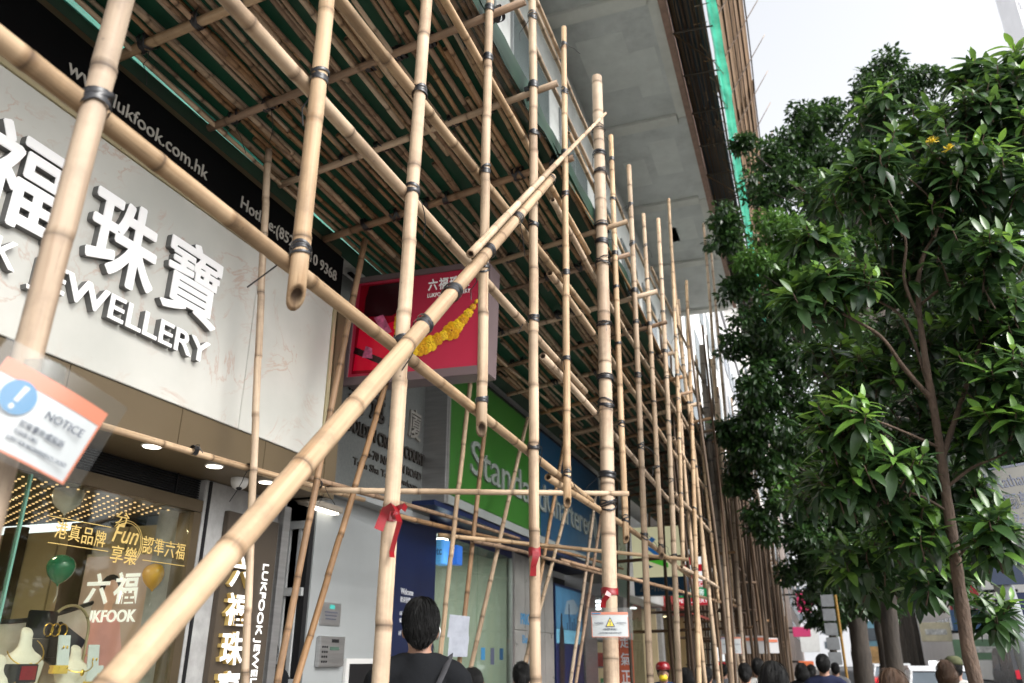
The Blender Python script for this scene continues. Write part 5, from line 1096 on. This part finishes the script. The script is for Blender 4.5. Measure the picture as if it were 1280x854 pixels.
m_leafA = leaf_mat('leaf_glossy', (.018, .045, .019), (.13, .27, .04), .30); m_leafB = leaf_mat('leaf_small', (.009, .027, .009), (.075, .18, .03), .36); m_leafP = leaf_mat('leaf_palm', (.015, .035, .018), (.05, .09, .03), .45)
m_bark = mat('bark_brown', (.10, .066, .046), .85, .4, 18, bump=.9, bscale=45, stretch=(1, 1, .4), dirt=.3); m_barkd = mat('bark_dark', (.035, .028, .022), .9, .5, 8, bump=1.0, bscale=14, stretch=(1, 1, .3), dirt=.3)
def smooth_path(pts, k=5):
    pts = [Vector(p) for p in pts]; out = []
    for i in range(len(pts) - 1):
        p0, p1, p2, p3 = pts[max(0, i - 1)], pts[i], pts[i + 1], pts[min(len(pts) - 1, i + 2)]
        for j in range(k):
            t = j / k; out.append(.5 * ((2 * p1) + (p2 - p0) * t + (2 * p0 - 5 * p1 + 4 * p2 - p3) * t * t + (3 * p1 - p0 - 3 * p2 + p3) * t ** 3))
    return out + [pts[-1]]
def limb(name, m, parent, pts, r0, r1, n=10):
    q = smooth_path(pts); N = len(q); rr = random.Random(int(pts[0][2] * 1000)); return MB().tube(q, [(r0 + (r1 - r0) * i / (N - 1)) * rr.uniform(.9, 1.1) for i in range(N)], n).build(name, m, parent, True)

# --- nearest tree: drooping rosettes of long leaves
YA = 6.4
g0 = ay(1220, 854, YA); ta = thing('rosette_tree', 'nearest street tree with drooping rosettes of long glossy leaves and slim brown trunk', 'tree', (g0.x + .06, YA, 0))
tp_ = [(g0.x + .10, YA, 0), g0] + [ay(*q, YA) for q in ((1203, 760), (1193, 690), (1183, 620), (1172, 540), (1160, 470), (1150, 400), (1147, 350))]
limb('trunk', m_bark, ta, tp_, .05, .017, 14)
BR = [(((1147, 352), (1155, 318), (1172, 285), (1175, 240)), (.03, .015), 6.4, 6.3), (((1150, 400), (1130, 350), (1132, 300), (1110, 250)), (.022, .01), 6.4, 6.0), (((1178, 572), (1192, 530), (1212, 470), (1232, 400), (1236, 320), (1225, 200)), (.035, .012), 6.4, 6.8), (((1165, 500), (1130, 460), (1100, 420), (1050, 390), (1010, 360)), (.03, .01), 6.4, 5.7), (((1160, 480), (1130, 400), (1090, 370), (1060, 330)), (.022, .009), 6.4, 6.9), (((1175, 560), (1130, 540), (1080, 520), (1050, 510)), (.02, .008), 6.4, 5.8), (((1185, 640), (1150, 620), (1110, 610), (1060, 600)), (.018, .007), 6.4, 6.0), (((1183, 610), (1215, 585), (1250, 570), (1290, 545)), (.02, .008), 6.4, 6.2), (((1152, 380), (1190, 350), (1225, 330), (1260, 300)), (.02, .008), 6.4, 6.0), (((1195, 700), (1215, 680), (1235, 690), (1260, 670)), (.015, .007), 6.4, 6.1), (((1172, 285), (1200, 210), (1215, 130)), (.015, .007), 6.3, 6.5), (((1175, 260), (1130, 220), (1080, 210)), (.014, .006), 6.3, 5.9)]
for pts, rr, d0, d1 in BR: limb('branch', m_bark, ta, [ay(*q, d0 + (d1 - d0) * i / (len(pts) - 1)) for i, q in enumerate(pts)], rr[0] * .65, rr[1] * .6, 8)
BL = [(1085, 215, 62, 6.0), (1150, 250, 72, 6.3), (1215, 140, 52, 6.5), (1250, 230, 60, 6.4), (1195, 190, 50, 6.2), (1050, 350, 48, 5.8), (1010, 372, 32, 5.7), (1120, 320, 60, 6.6), (1225, 330, 62, 6.2), (1265, 400, 60, 6.5), (1052, 520, 42, 5.8), (1100, 575, 50, 6.0), (1250, 480, 60, 6.3), (1262, 520, 38, 6.1), (1200, 430, 50, 6.9), (1080, 470, 50, 6.8), (1135, 650, 46, 6.4), (1240, 665, 30, 6.0), (1055, 600, 36, 6.0), (1180, 300, 50, 6.9), (1130, 430, 60, 7.2), (1270, 120, 40, 6.7), (1075, 700, 40, 7.0), (1160, 720, 40, 6.9), (1240, 760, 26, 6.8), (1145, 160, 45, 6.9), (1020, 300, 28, 6.0), (1270, 300, 40, 6.8), (1215, 540, 40, 6.8), (1150, 520, 45, 7.2), (1250, 110, 45, 6.6), (1275, 165, 40, 6.5), (1212, 95, 28, 6.8), (1270, 75, 24, 6.8), (1010, 600, 30, 7.4), (1165, 610, 48, 7.4), (1210, 620, 40, 7.3), (1110, 700, 46, 7.6), (1040, 440, 40, 7.2), (1030, 240, 40, 7.0), (1180, 380, 50, 7.4), (1260, 470, 50, 7.2), (1100, 130, 40, 7.4), (1190, 690, 36, 7.6)]
pos, dr, up_, sc_, ti = [], [], [], [], []; r3 = np.random.default_rng(5); stems = MB()
for px, py, rp, Y in BL:
    k = int(7 + rp * rp / 170); R_ = rp * Y / 1050
    for _ in range(k):
        v = r3.normal(size=3); v /= np.linalg.norm(v); cc = np.array(ay(px, py, Y)) + v * R_ * r3.uniform(.25, 1.0) ** .6 * np.array([1, 1.1, .85])
        axis = np.array([v[0] * .5, v[1] * .5 - .15, .8]); axis /= np.linalg.norm(axis); a1 = np.cross(axis, [1, .2, .1]); a1 /= np.linalg.norm(a1); b1_ = np.cross(axis, a1); nl = r3.integers(9, 15); big = r3.uniform(.8, 1.25); yg = r3.random() < .28
        for i in range(nl):
            th = i * 2.4 + r3.uniform(-.3, .3); el = R(52) - i / nl * R(92) + r3.uniform(-.2, .2); d = (a1 * math.cos(th) + b1_ * math.sin(th)) * math.cos(el) + axis * math.sin(el); d[2] -= .12
            pos.append(cc + d * .015 - axis * .008 * i); dr.append(d); up_.append(axis + d * .001 + np.array([0, 0, .3])); sc_.append(big * r3.uniform(.8, 1.15) * (1 if i > 2 else .7)); ti.append(min(1, max(0, (r3.uniform(.5, .95) if (yg and i < 7) else r3.uniform(0, .16)) + (.25 if i < 2 else 0))))
        e = Vector(cc); stems.tube([e - Vector(axis) * .16 + Vector((r3.uniform(-.05, .05), r3.uniform(-.05, .05), -.03)), e - Vector(axis) * .05, e + Vector(axis) * .01], [.006, .005, .004], 5)
pos, dr, up_, sc_, ti = map(np.array, (pos, dr, up_, sc_, ti)); Rm = rot_from(dr, up_); shA = [leaf_shape(.20, .066, d) for d in (.15, .4, .75)]
vis = np.argsort(np.linalg.norm(pos - np.array([0, 0, CAMZ]), axis=1) / sc_)[:280]; isv = np.zeros(len(pos), bool); isv[vis] = True
base_meshes = {}
for i in vis:
    k = (i % 3, int(ti[i] * 3.99))
    if k not in base_meshes:
        V, F = shA[k[0]]; me = np_mesh('leaf', V, F, np.full(len(V), (k[1] + .5) / 4)); me.materials.append(m_leafA); me.polygons.foreach_set('use_smooth', [True] * len(F)); base_meshes[k] = me
    o = bpy.data.objects.new('leaf', base_meshes[k]); COL.objects.link(o); o.parent = ta
    o.matrix_local = Matrix.Translation(-ta.location) @ (Matrix.Translation(Vector(pos[i])) @ Matrix([[*Rm[i][r] , 0] for r in range(3)] + [[0, 0, 0, 1]]) @ Matrix.Scale(sc_[i], 4))
for k in range(3):
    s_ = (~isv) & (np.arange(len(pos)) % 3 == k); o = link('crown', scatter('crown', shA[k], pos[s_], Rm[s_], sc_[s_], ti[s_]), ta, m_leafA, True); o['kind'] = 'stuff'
o = stems.build('twigs', m_bark, ta); o['kind'] = 'stuff'
# yellow flowers
m_fl = mat('yellow_flower', (.75, .55, .02), .6, .1, 20)
for px, py in ((1166, 177), (1186, 187)):
    p = ay(px, py, 5.8); fb = MB()
    for i in range(26):
        d = Vector(r3.normal(size=3)).normalized(); d.z = abs(d.z) * .8; fb.tube([p, p + d * .05], [.003, .0015], 4)
    fb.build('flower', m_fl, ta)

def leafy(name, label, trunk_pts, tr, m_b, blobs, leafL, leafW, dens, m_l, seed, light=.1, branches=(), lightblobs=()):
    base = trunk_pts[0]; t = thing(name, label, 'tree', tuple(base)); rg = np.random.default_rng(seed); limb('trunk', m_b, t, trunk_pts, *tr, 12)
    for b in branches: limb('branch', m_b, t, b[0], b[1], b[2], 8)
    sh = leaf_shape(leafL, leafW, .4, 2); PO, DR, UPV, SC, TI = [], [], [], [], []; lm = MB()
    for bi, (px, py, rp, Y) in enumerate(blobs):
        R_ = rp * Y / 1040; c = np.array(ay(px, py, Y)); ncl = int(14 + 20 * R_ * R_); top = trunk_pts[-1]
        fr_ = min(trunk_pts[1:], key=lambda q: (Vector(q) - Vector(c)).length + (2 if q[2] > c[2] else 0))
        lm.tube([fr_, Vector(c) * .5 + Vector(fr_) * .5 + Vector((rg.uniform(-.2, .2), rg.uniform(-.2, .2), -.1)), c], [.03, .02, .008], 6)
        for _ in range(ncl):
            v = rg.normal(size=3); v /= np.linalg.norm(v); cc = c + v * R_ * rg.uniform(.3, 1.05) ** .5; cr = rg.uniform(.12, .26) * R_ ** .5 * 1.25
            k = int(dens * cr * cr * 2600 * rg.uniform(.6, 1.3)); q = rg.normal(size=(k, 3)); q *= (rg.random((k, 1)) ** .4) / np.linalg.norm(q, axis=1, keepdims=True); P = cc + q * cr * np.array([1.15, 1.15, .75])
            d = q * .8 + rg.normal(size=(k, 3)) * .5 + np.array([0, 0, -.35]); PO.append(P); DR.append(d); UPV.append(np.array([0, 0, 1.]) + rg.normal(size=(k, 3)) * .45); SC.append(rg.uniform(.65, 1.25, k))
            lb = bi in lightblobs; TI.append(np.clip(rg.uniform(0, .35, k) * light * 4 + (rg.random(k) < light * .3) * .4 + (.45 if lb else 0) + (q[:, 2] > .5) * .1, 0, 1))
    PO, DR, UPV = map(np.concatenate, (PO, DR, UPV)); SC = np.concatenate(SC); TI = np.concatenate(TI)
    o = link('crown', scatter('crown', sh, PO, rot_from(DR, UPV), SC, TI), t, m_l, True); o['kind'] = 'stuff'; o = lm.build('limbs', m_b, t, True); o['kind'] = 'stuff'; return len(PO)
NL = 0
YB = 12.5
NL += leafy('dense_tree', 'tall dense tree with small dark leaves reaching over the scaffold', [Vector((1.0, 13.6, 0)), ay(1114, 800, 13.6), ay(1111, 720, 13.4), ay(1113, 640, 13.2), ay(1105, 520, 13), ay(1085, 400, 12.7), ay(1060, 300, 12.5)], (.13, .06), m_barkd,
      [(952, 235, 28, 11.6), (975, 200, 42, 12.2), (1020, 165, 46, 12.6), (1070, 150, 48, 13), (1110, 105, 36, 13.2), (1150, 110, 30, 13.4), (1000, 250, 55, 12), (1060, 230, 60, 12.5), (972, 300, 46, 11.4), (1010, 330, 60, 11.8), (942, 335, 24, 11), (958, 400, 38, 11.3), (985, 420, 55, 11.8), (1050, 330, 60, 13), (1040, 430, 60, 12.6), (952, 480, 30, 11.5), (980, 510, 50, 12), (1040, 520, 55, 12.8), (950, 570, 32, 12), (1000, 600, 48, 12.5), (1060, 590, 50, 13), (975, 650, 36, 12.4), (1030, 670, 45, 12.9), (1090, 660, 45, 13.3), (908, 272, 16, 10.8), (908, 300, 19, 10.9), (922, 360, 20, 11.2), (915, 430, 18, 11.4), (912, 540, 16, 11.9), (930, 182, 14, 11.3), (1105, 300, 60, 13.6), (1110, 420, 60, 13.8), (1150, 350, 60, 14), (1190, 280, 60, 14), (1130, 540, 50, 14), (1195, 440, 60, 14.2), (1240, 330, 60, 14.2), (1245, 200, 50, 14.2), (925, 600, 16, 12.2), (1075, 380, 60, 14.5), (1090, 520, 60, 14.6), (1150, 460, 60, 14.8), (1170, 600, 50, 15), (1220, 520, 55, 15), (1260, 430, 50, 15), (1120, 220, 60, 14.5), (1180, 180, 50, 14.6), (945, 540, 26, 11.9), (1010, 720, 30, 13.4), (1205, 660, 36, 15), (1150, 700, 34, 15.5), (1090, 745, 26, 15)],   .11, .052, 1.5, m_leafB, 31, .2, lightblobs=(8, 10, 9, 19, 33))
NL += leafy('banyan_tree', 'thick-trunked old tree standing beyond the slim ones', [Vector((.9, 22, 0)), ay(1078, 830, 22), ay(1072, 780, 22), ay(1068, 740, 22), ay(1058, 660, 22)], (.25, .16), m_barkd,
      [(1030, 690, 36, 21), (1040, 640, 50, 22), (1100, 640, 50, 22), (1060, 720, 40, 22), (1040, 745, 30, 21.5), (1120, 700, 40, 23), (1150, 600, 50, 24), (1030, 560, 60, 23), (1100, 540, 60, 24), (1170, 500, 50, 25), (1230, 560, 50, 25), (1270, 600, 40, 25)], .16, .08, .75, m_leafB, 32, .16,
      branches=[([Vector((1.2, 22.4, 0)), ay(1108, 830, 22.4), ay(1100, 780, 22.4), ay(1098, 720, 22.2), ay(1110, 640, 22)], .17, .1)])
NL += leafy('street_tree', 'small dark tree behind the banyan near the far crowd', [Vector((.55, 30, 0)), ay(1042, 820, 30), ay(1040, 740, 30)], (.16, .09), m_barkd, [(1030, 725, 36, 30), (1055, 705, 36, 30), (1022, 765, 18, 30), (1045, 765, 26, 30)], .2, .09, .35, m_leafB, 33, .12)
# palms
for k in range(5):
    Y = 46 + k * 8; p = ay(1122 + k * 7, 815, Y); h = 8.2 + (k % 2) * .6 + k * .5; t = thing('royal_palm', ('nearest', 'second', 'third', 'fourth', 'farthest')[k] + ' of the tall palms standing in a row up the road', 'tree', (p.x, Y, -.13), 'palms in the roadside row')
    top = Vector((p.x - .2, Y, h)); limb('trunk', m_barkd, t, [Vector((p.x, Y, -.13)), Vector((p.x - .05, Y, h * .5)), top], .26, .16, 10); fr = MB()
    for i in range(16):
        th = i * 2.4; el = R(65 - (i % 5) * 24); d = Vector((math.cos(th) * math.cos(el), math.sin(th) * math.cos(el), math.sin(el))); prev = top
        sd_ = d.cross(Vector((0, 0, 1))).normalized(); pts = [top + d * (2.6 * s_ / 6) + Vector((0, 0, -1.6 * (s_ / 6) ** 2)) for s_ in range(7)]; fr.tube(pts, [.03] * 6 + [.008], 4)
        for s_ in range(1, 7):
            for q in range(3):
                b_ = pts[s_ - 1].lerp(pts[s_], q / 3)
                for sg in (-1, 1): e = b_ + sd_ * sg * .55 + Vector((0, 0, -.28)) + d * .2; w2 = d * .045; fr.add([b_ - w2, b_ + w2, e], [(0, 1, 2)])
    o = fr.build('crown', m_leafP, t); o['kind'] = 'stuff'

# ================================================================== people
m_hair = mat('black_hair', (.004, .004, .004), .42, .4, 90, bump=.5, bscale=120, stretch=(6, 6, .6), spec=.2); m_hairb = mat('brown_hair', (.055, .030, .017), .4, .35, 90, bump=.5, bscale=120, stretch=(6, 6, .6), spec=.25)
m_skin = mat('skin', (.27, .15, .105), .5, .08, 25, spec=.35)
def cap(mb, a, b, ra, rb, n=10): 
    a, b = Vector(a), Vector(b); d = (b - a); mb.tube([a - d.normalized() * ra * .6, a - d.normalized() * ra * .2, a, a.lerp(b, .5), b, b + d.normalized() * rb * .3, b + d.normalized() * rb * .7], [ra * .5, ra * .9, ra, (ra + rb) / 2, rb, rb * .9, rb * .4], n)
def remesh(mb, vox, name):
    me = bpy.data.meshes.new(name); me.from_pydata(mb.v, [], mb.f); o = bpy.data.objects.new(name, me); COL.objects.link(o)
    md = o.modifiers.new('r', 'REMESH'); md.mode = 'VOXEL'; md.voxel_size = vox; md.use_smooth_shade = True; sm = o.modifiers.new('s', 'SMOOTH'); sm.iterations = 5; sm.factor = .6
    dg = bpy.context.evaluated_depsgraph_get(); out = bpy.data.meshes.new_from_object(o.evaluated_get(dg)); bpy.data.objects.remove(o); bpy.data.meshes.remove(me); return out
def person_meshes(kind, vox):
    """1.70 m figure at the origin walking towards +Y; body, shirt, trousers, shoes, hair"""
    f = kind['female']; sw = .168 if f else kind.get('sw', .185); arm = kind.get('arm', 'down'); hd = kind.get('head', (0, 0)); B = MB(); Sh = MB(); Tr = MB(); So = MB()
    B.ell((0, .0, 1.60), (.073, .090, .102)); B.ell((0, .022, 1.545), (.060, .066, .075)); B.ell((0, .045, 1.505), (.038, .045, .035)); B.ell((0, .098, 1.565), (.012, .018, .02)); B.ell((0, .088, 1.525), (.022, .012, .008))
    for s in (-1, 1): B.ell((s * .076, -.008, 1.572), (.010, .022, .032)); B.ell((s * .03, .082, 1.592), (.013, .008, .007))
    cap(B, (0, -.012, 1.40), (0, -.002, 1.53), .055, .050, 12)
    def limbs(M, inf, torso=True, arms='full', legs=None):
        if torso:
            for z, rx, ry in ((1.38, sw * .78, .085), (1.30, sw * .92, .105), (1.20, sw * .86, .112), (1.08, sw * .76 if f else sw * .82, .10), (.98, sw * .86, .105)): M.ell((0, 0, z), (rx + inf, ry + inf, .10 + inf), 16, 9)
            for s in (-1, 1): cap(M, (s * .05, -.005, 1.435), (s * sw * .9, -.005, 1.385), .048 + inf, .058 + inf, 10)
        for s in (-1, 1):
            if arm == 'phone' and s == 1: sh_, el_, wr_ = (s * sw, 0, 1.385), (s * (sw + .10), .10, 1.18), (s * (sw - .06), .14, 1.44)
            else: sh_, el_, wr_ = (s * sw, -.005, 1.385), (s * (sw + .055), -.03 if s > 0 else .02, 1.11), (s * (sw + .05), .06 if s > 0 else .12, .88)
            if arms in ('full', 'sleeve', 'short'):
                e = Vector(el_) if arms != 'short' else Vector(sh_).lerp(Vector(el_), .6); cap(M, sh_, e, .052 + inf, .044 + inf)
                if arms != 'short': cap(M, el_, Vector(wr_) if arms == 'full' else Vector(el_).lerp(Vector(wr_), .92), .042 + inf, .030 + inf)
            if arms == 'full':
                w_ = Vector(wr_); d = (w_ - Vector(el_)).normalized(); sd = Vector((0, 1, 0)); M.ell(w_ + d * .05, (.018, .040, .05)); 
                for q in range(4): b_ = w_ + d * .085 + sd * (-.03 + q * .02); l = (.062, .072, .068, .052)[q]; cap(M, b_, b_ + d * l * .55 + Vector((-s * .006, 0, 0)), .0095, .009, 6); cap(M, b_ + d * l * .55 + Vector((-s * .006, 0, 0)), b_ + d * l + Vector((-s * .022, 0, 0)), .009, .0075, 6)
                cap(M, w_ + d * .03 + sd * .035, w_ + d * .075 + sd * .062, .011, .009, 6)
        if legs:
            for s in (-1, 1):
                fy = .12 * s; cap(M, (s * .09, 0, .92), (s * .095, fy * .6 + .02, .5), .085 + inf, .055 + inf, 12); cap(M, (s * .095, fy * .6 + .02, .5), (s * .095, fy - .02, .09), .052 + inf, .036 + inf, 12)
    limbs(B, 0, True, 'full', True)
    for s in (-1, 1): B.ell((s * .095, .12 * s + .05, .04), (.042, .11, .04)); So.ell((s * .095, .12 * s + .05, .045), (.048, .13, .05), 14, 8)
    limbs(Sh, .014, True, kind.get('sleeve', 'sleeve'), None)
    if kind.get('collar'): Sh.lathe((0, -.008, 1.425), [(.092, -.03), (.082, .02), (.074, .062), (.062, .066), (.058, .02)], 20)
    limbs(Tr, .014, False, 'none', True); Tr.ell((0, 0, .93), (sw * .86 + .012, .118, .12), 16, 9)
    H = MB(); st = kind['hair']
    H.ell((0, -.014, 1.622), (.082, .094, .098), 20, 14); H.ell((0, -.035, 1.60), (.080, .072, .088), 18, 12)
    if st == 'short':
        H.ell((0, -.058, 1.552), (.056, .034, .046))
    elif st == 'bun': H.ell((0, -.105, 1.56), (.05, .042, .045)); H.ell((0, -.05, 1.53), (.05, .035, .04))
    elif st == 'pony': cap(H, (0, -.1, 1.60), (0, -.14, 1.55), .026, .038); cap(H, (0, -.14, 1.55), (0, -.12, 1.40), .036, .016); H.ell((0, -.05, 1.53), (.05, .035, .04))
    elif st == 'long':
        H.ell((0, -.045, 1.50), (.090, .055, .16), 18, 12); H.ell((0, -.06, 1.42), (.088, .040, .12), 18, 12)
        for s in (-1, 1): H.ell((s * .075, .005, 1.52), (.026, .045, .12))
    elif st == 'bob':
        H.ell((0, -.03, 1.545), (.094, .075, .10), 18, 12)
        for s in (-1, 1): H.ell((s * .078, .01, 1.55), (.024, .045, .075))
    hv = .006 if vox < .015 else .012
    hm = remesh(H, hv, 'hair'); st_n = 900 if vox < .015 else 320; rr = random.Random(9); S2 = MB()
    co = [v.co.copy() for v in hm.vertices]; no = [v.normal.copy() for v in hm.vertices]; lenf = 1.0 if st in ('long', 'bob') else .55
    for q in range(st_n):
        i = rr.randrange(len(co)); p = co[i] + no[i] * .001; nrm = no[i]; dn = Vector((rr.uniform(-.25, .25), -.35, -1)) if st in ('long', 'bob', 'short') else Vector((rr.uniform(-.2, .2), -1, -.4)); pts = [p]
        for k_ in range(4):
            tg = (dn - nrm * dn.dot(nrm)); tg = tg.normalized() if tg.length > .05 else Vector((rr.uniform(-1, 1), rr.uniform(-1, 1), 0)).normalized(); p = p + tg * .011 * lenf * 1.6 + nrm * .0012; pts.append(p); nrm = (nrm + tg * .12).normalized()
        S2.tube(pts, [.0016, .0019, .0017, .0013, .0004], 3, False)
    bm = bmesh.new(); bm.from_mesh(hm); me2 = bpy.data.meshes.new('x'); me2.from_pydata(S2.v, [], S2.f); bm.from_mesh(me2); bm.to_mesh(hm); bm.free(); bpy.data.meshes.remove(me2)
    return [remesh(B, vox, 'body'), remesh(Sh, vox, 'shirt'), remesh(Tr, vox * 1.3, 'trousers'), remesh(So, vox * 1.3, 'shoe'), hm]
KINDS_ = {'man': dict(female=False, hair='short', collar=True, sw=.168), 'man2': dict(female=False, hair='short', sleeve='short'), 'bun': dict(female=True, hair='bun', sleeve='short'), 'pony': dict(female=True, hair='pony', sleeve='short'), 'long': dict(female=True, hair='long'), 'bob': dict(female=True, hair='bob', sleeve='short'), 'phone': dict(female=True, hair='bob', sleeve='short', arm='phone')}
PM = {}
def person(kind, loc, rz, label, shirt, trous, hair=None, height=1.70, vox=.02, group='people on the pavement', extras=None):
    key = (kind, vox)
    if key not in PM: PM[key] = person_meshes(KINDS_[kind], vox)
    t = thing('person', label, 'person', loc, group); t.rotation_euler = (0, 0, R(rz)); t.scale = [height / 1.72] * 3
    mats = [m_skin, shirt, trous, m_dark, hair or m_hair]
    for me, nm, mm in zip(PM[key], ('body', 'shirt', 'trousers', 'shoes', 'hair'), mats):
        if not me.materials: me.materials.append(None)
        o = bpy.data.objects.new(nm, me); COL.objects.link(o); o.parent = t; o.material_slots[0].link = 'OBJECT'; o.material_slots[0].material = mm
    return t
def cloth(n, c): return mat('cloth_' + n, tuple(x * .7 for x in c), .9, .15, 30, bump=.6, bscale=7, spec=.15)
c_blk = cloth('black', (.008, .009, .011)); c_wht = cloth('white', (.6, .6, .58)); c_gry = cloth('grey', (.18, .18, .19)); c_nvy = cloth('navy', (.02, .025, .06)); c_blu = cloth('blue', (.03, .08, .25)); c_bei = cloth('beige', (.42, .36, .28)); c_olv = cloth('olive', (.12, .13, .07)); c_pnk = cloth('pink', (.5, .2, .22))
pm = person('man', (-1.76, 3.62, 0), 27, 'man in black jacket with shoulder strap seen from behind beside the bow', c_blk, c_gry, height=1.83, vox=.013)
def child(parent, name, mb, m, bevel=0):
    me = bpy.data.meshes.new(name); me.from_pydata(mb.v, [], mb.f); me.validate(); me.materials.append(m); me.polygons.foreach_set('use_smooth', [True] * len(me.polygons)); o = bpy.data.objects.new(name, me); COL.objects.link(o); o.parent = parent; return o
sp_ = MB(); prev = None; V = []; F = []
path = [(.13, .02, 1.475), (.125, -.05, 1.455), (.10, -.105, 1.40), (.06, -.132, 1.32), (.01, -.140, 1.22), (-.05, -.138, 1.12), (-.11, -.13, 1.02), (-.17, -.10, .95)]
for i, q in enumerate(path): V += [(q[0] - .018, q[1], q[2] - .012), (q[0] + .018, q[1], q[2] + .012), (q[0] + .018, q[1] - .006, q[2] + .012), (q[0] - .018, q[1] - .006, q[2] - .012)]
for i in range(len(path) - 1):
    for j in range(4): F.append((i * 4 + j, i * 4 + (j + 1) % 4, (i + 1) * 4 + (j + 1) % 4, (i + 1) * 4 + j))
sp_.add(V, F); child(pm, 'bag_strap', sp_, cloth('strap', (.05, .05, .055)))
ms = MB(); ms.tube([(.078, -.005, 1.60), (.088, -.02, 1.575), (.08, .02, 1.545), (.06, .075, 1.54)], .003, 5); child(pm, 'mask_loop', ms, m_paper)
def at_px(px, py, depth):
    d = ray(px, py); d = d * (depth / 995); return Vector((0, 0, CAMZ)) + d
def crowd(kind, px, py, depth, rz, label, shirt, trous=c_gry, hair=None, vox=.022):
    p = at_px(px, py, depth); return person(kind, (p.x, p.y, 0), rz, label, shirt, trous, hair, height=p.z, vox=vox)
crowd('pony', 652, 826, 6.2, 20, 'woman with black ponytail left of the second ribboned pole', c_gry)
crowd('bun', 592, 834, 5.2, -40, 'woman with hair tied back just right of the black jacket', c_blk)
crowd('bun', 930, 828, 8.5, 5, 'woman with round hair bun walking by the far scaffold', c_bei)
crowd('long', 964, 825, 4.4, 4, 'woman with long straight black hair close to the camera', c_blk)
crowd('man2', 1027, 817, 9.0, 0, 'man in dark navy top with short hair beneath the trees', c_nvy)
crowd('long', 1113, 834, 4.3, -6, 'woman with long light brown hair at the bottom edge', c_bei, hair=m_hairb)
crowd('bob', 1180, 824, 7.5, -12, 'woman with brown bob beside the slim trunk', c_wht, hair=m_hairb)
t = crowd('man2', 1191, 822, 8.4, -12, 'person in olive cap and white shirt carrying a backpack', c_wht); bp_ = MB(); bp_.ell((0, -.19, 1.22), (.15, .1, .22)); child(t, 'backpack', bp_, c_blk); cp = MB(); cp.lathe((0, -.012, 1.64), [(.092, 0), (.094, .03), (.085, .07), (.05, .095), (.01, .1)], 20); cp.ell((0, .1, 1.645), (.07, .07, .008)); child(t, 'cap', cp, c_olv)
t = crowd('man2', 828, 828, 9.4, 190, 'worker in red cap and yellow mask under the scaffold', c_blu); cp = MB(); cp.lathe((0, -.012, 1.63), [(.093, 0), (.095, .03), (.085, .07), (.05, .095), (.01, .1)], 20); cp.ell((0, .1, 1.635), (.07, .07, .008)); child(t, 'cap', cp, m_red); mk = MB(); mk.ell((0, .055, 1.535), (.056, .055, .05)); child(t, 'mask', mk, m_yellow)
crowd('bob', 857, 834, 9.2, 10, 'dark-haired person just right of the red-capped worker', c_blk); crowd('bun', 883, 833, 9.8, 0, 'person with hair up beyond the pole, near the pharmacy sign', c_gry); crowd('man2', 903, 829, 12, 0, 'man in grey walking beyond the grey mast', c_gry); crowd('man2', 946, 822, 9.6, 4, 'short-haired man walking beside the hair bun', c_wht); crowd('bob', 1001, 828, 10.5, 0, 'dark bobbed head left of the navy top', c_blk); crowd('pony', 1013, 830, 12, 0, 'ponytailed head farther ahead by the trees', c_pnk); crowd('bob', 870, 836, 11, 20, 'small dark head in the middle of the far crowd', c_bei); crowd('man2', 1043, 828, 13.5, 0, 'man far ahead at the bus stop', c_gry)
t = person('phone', (-3.78, 5.2, 0), 250, 'person in the stair doorway holding a phone to the face', c_blk, c_blk, height=1.78, vox=.016, group='people in doorways'); phn = MB(); phn.box(.10, .112, .10, .16, 1.46, 1.60); child(t, 'phone', phn, m_dark)
person('long', (-4.3, 8.35, 0), 200, 'dark-haired woman inside the bank behind the blue glowing sign', c_gry, c_blk, height=1.78, vox=.022, group='people in doorways'); person('bob', (-4.2, 8.75, 0), 150, 'person in dark clothes standing inside the bank window', c_blk, c_blk, height=1.76, vox=.022, group='people in doorways')
print('leaves', NL, 'rosette leaves', len(pos))
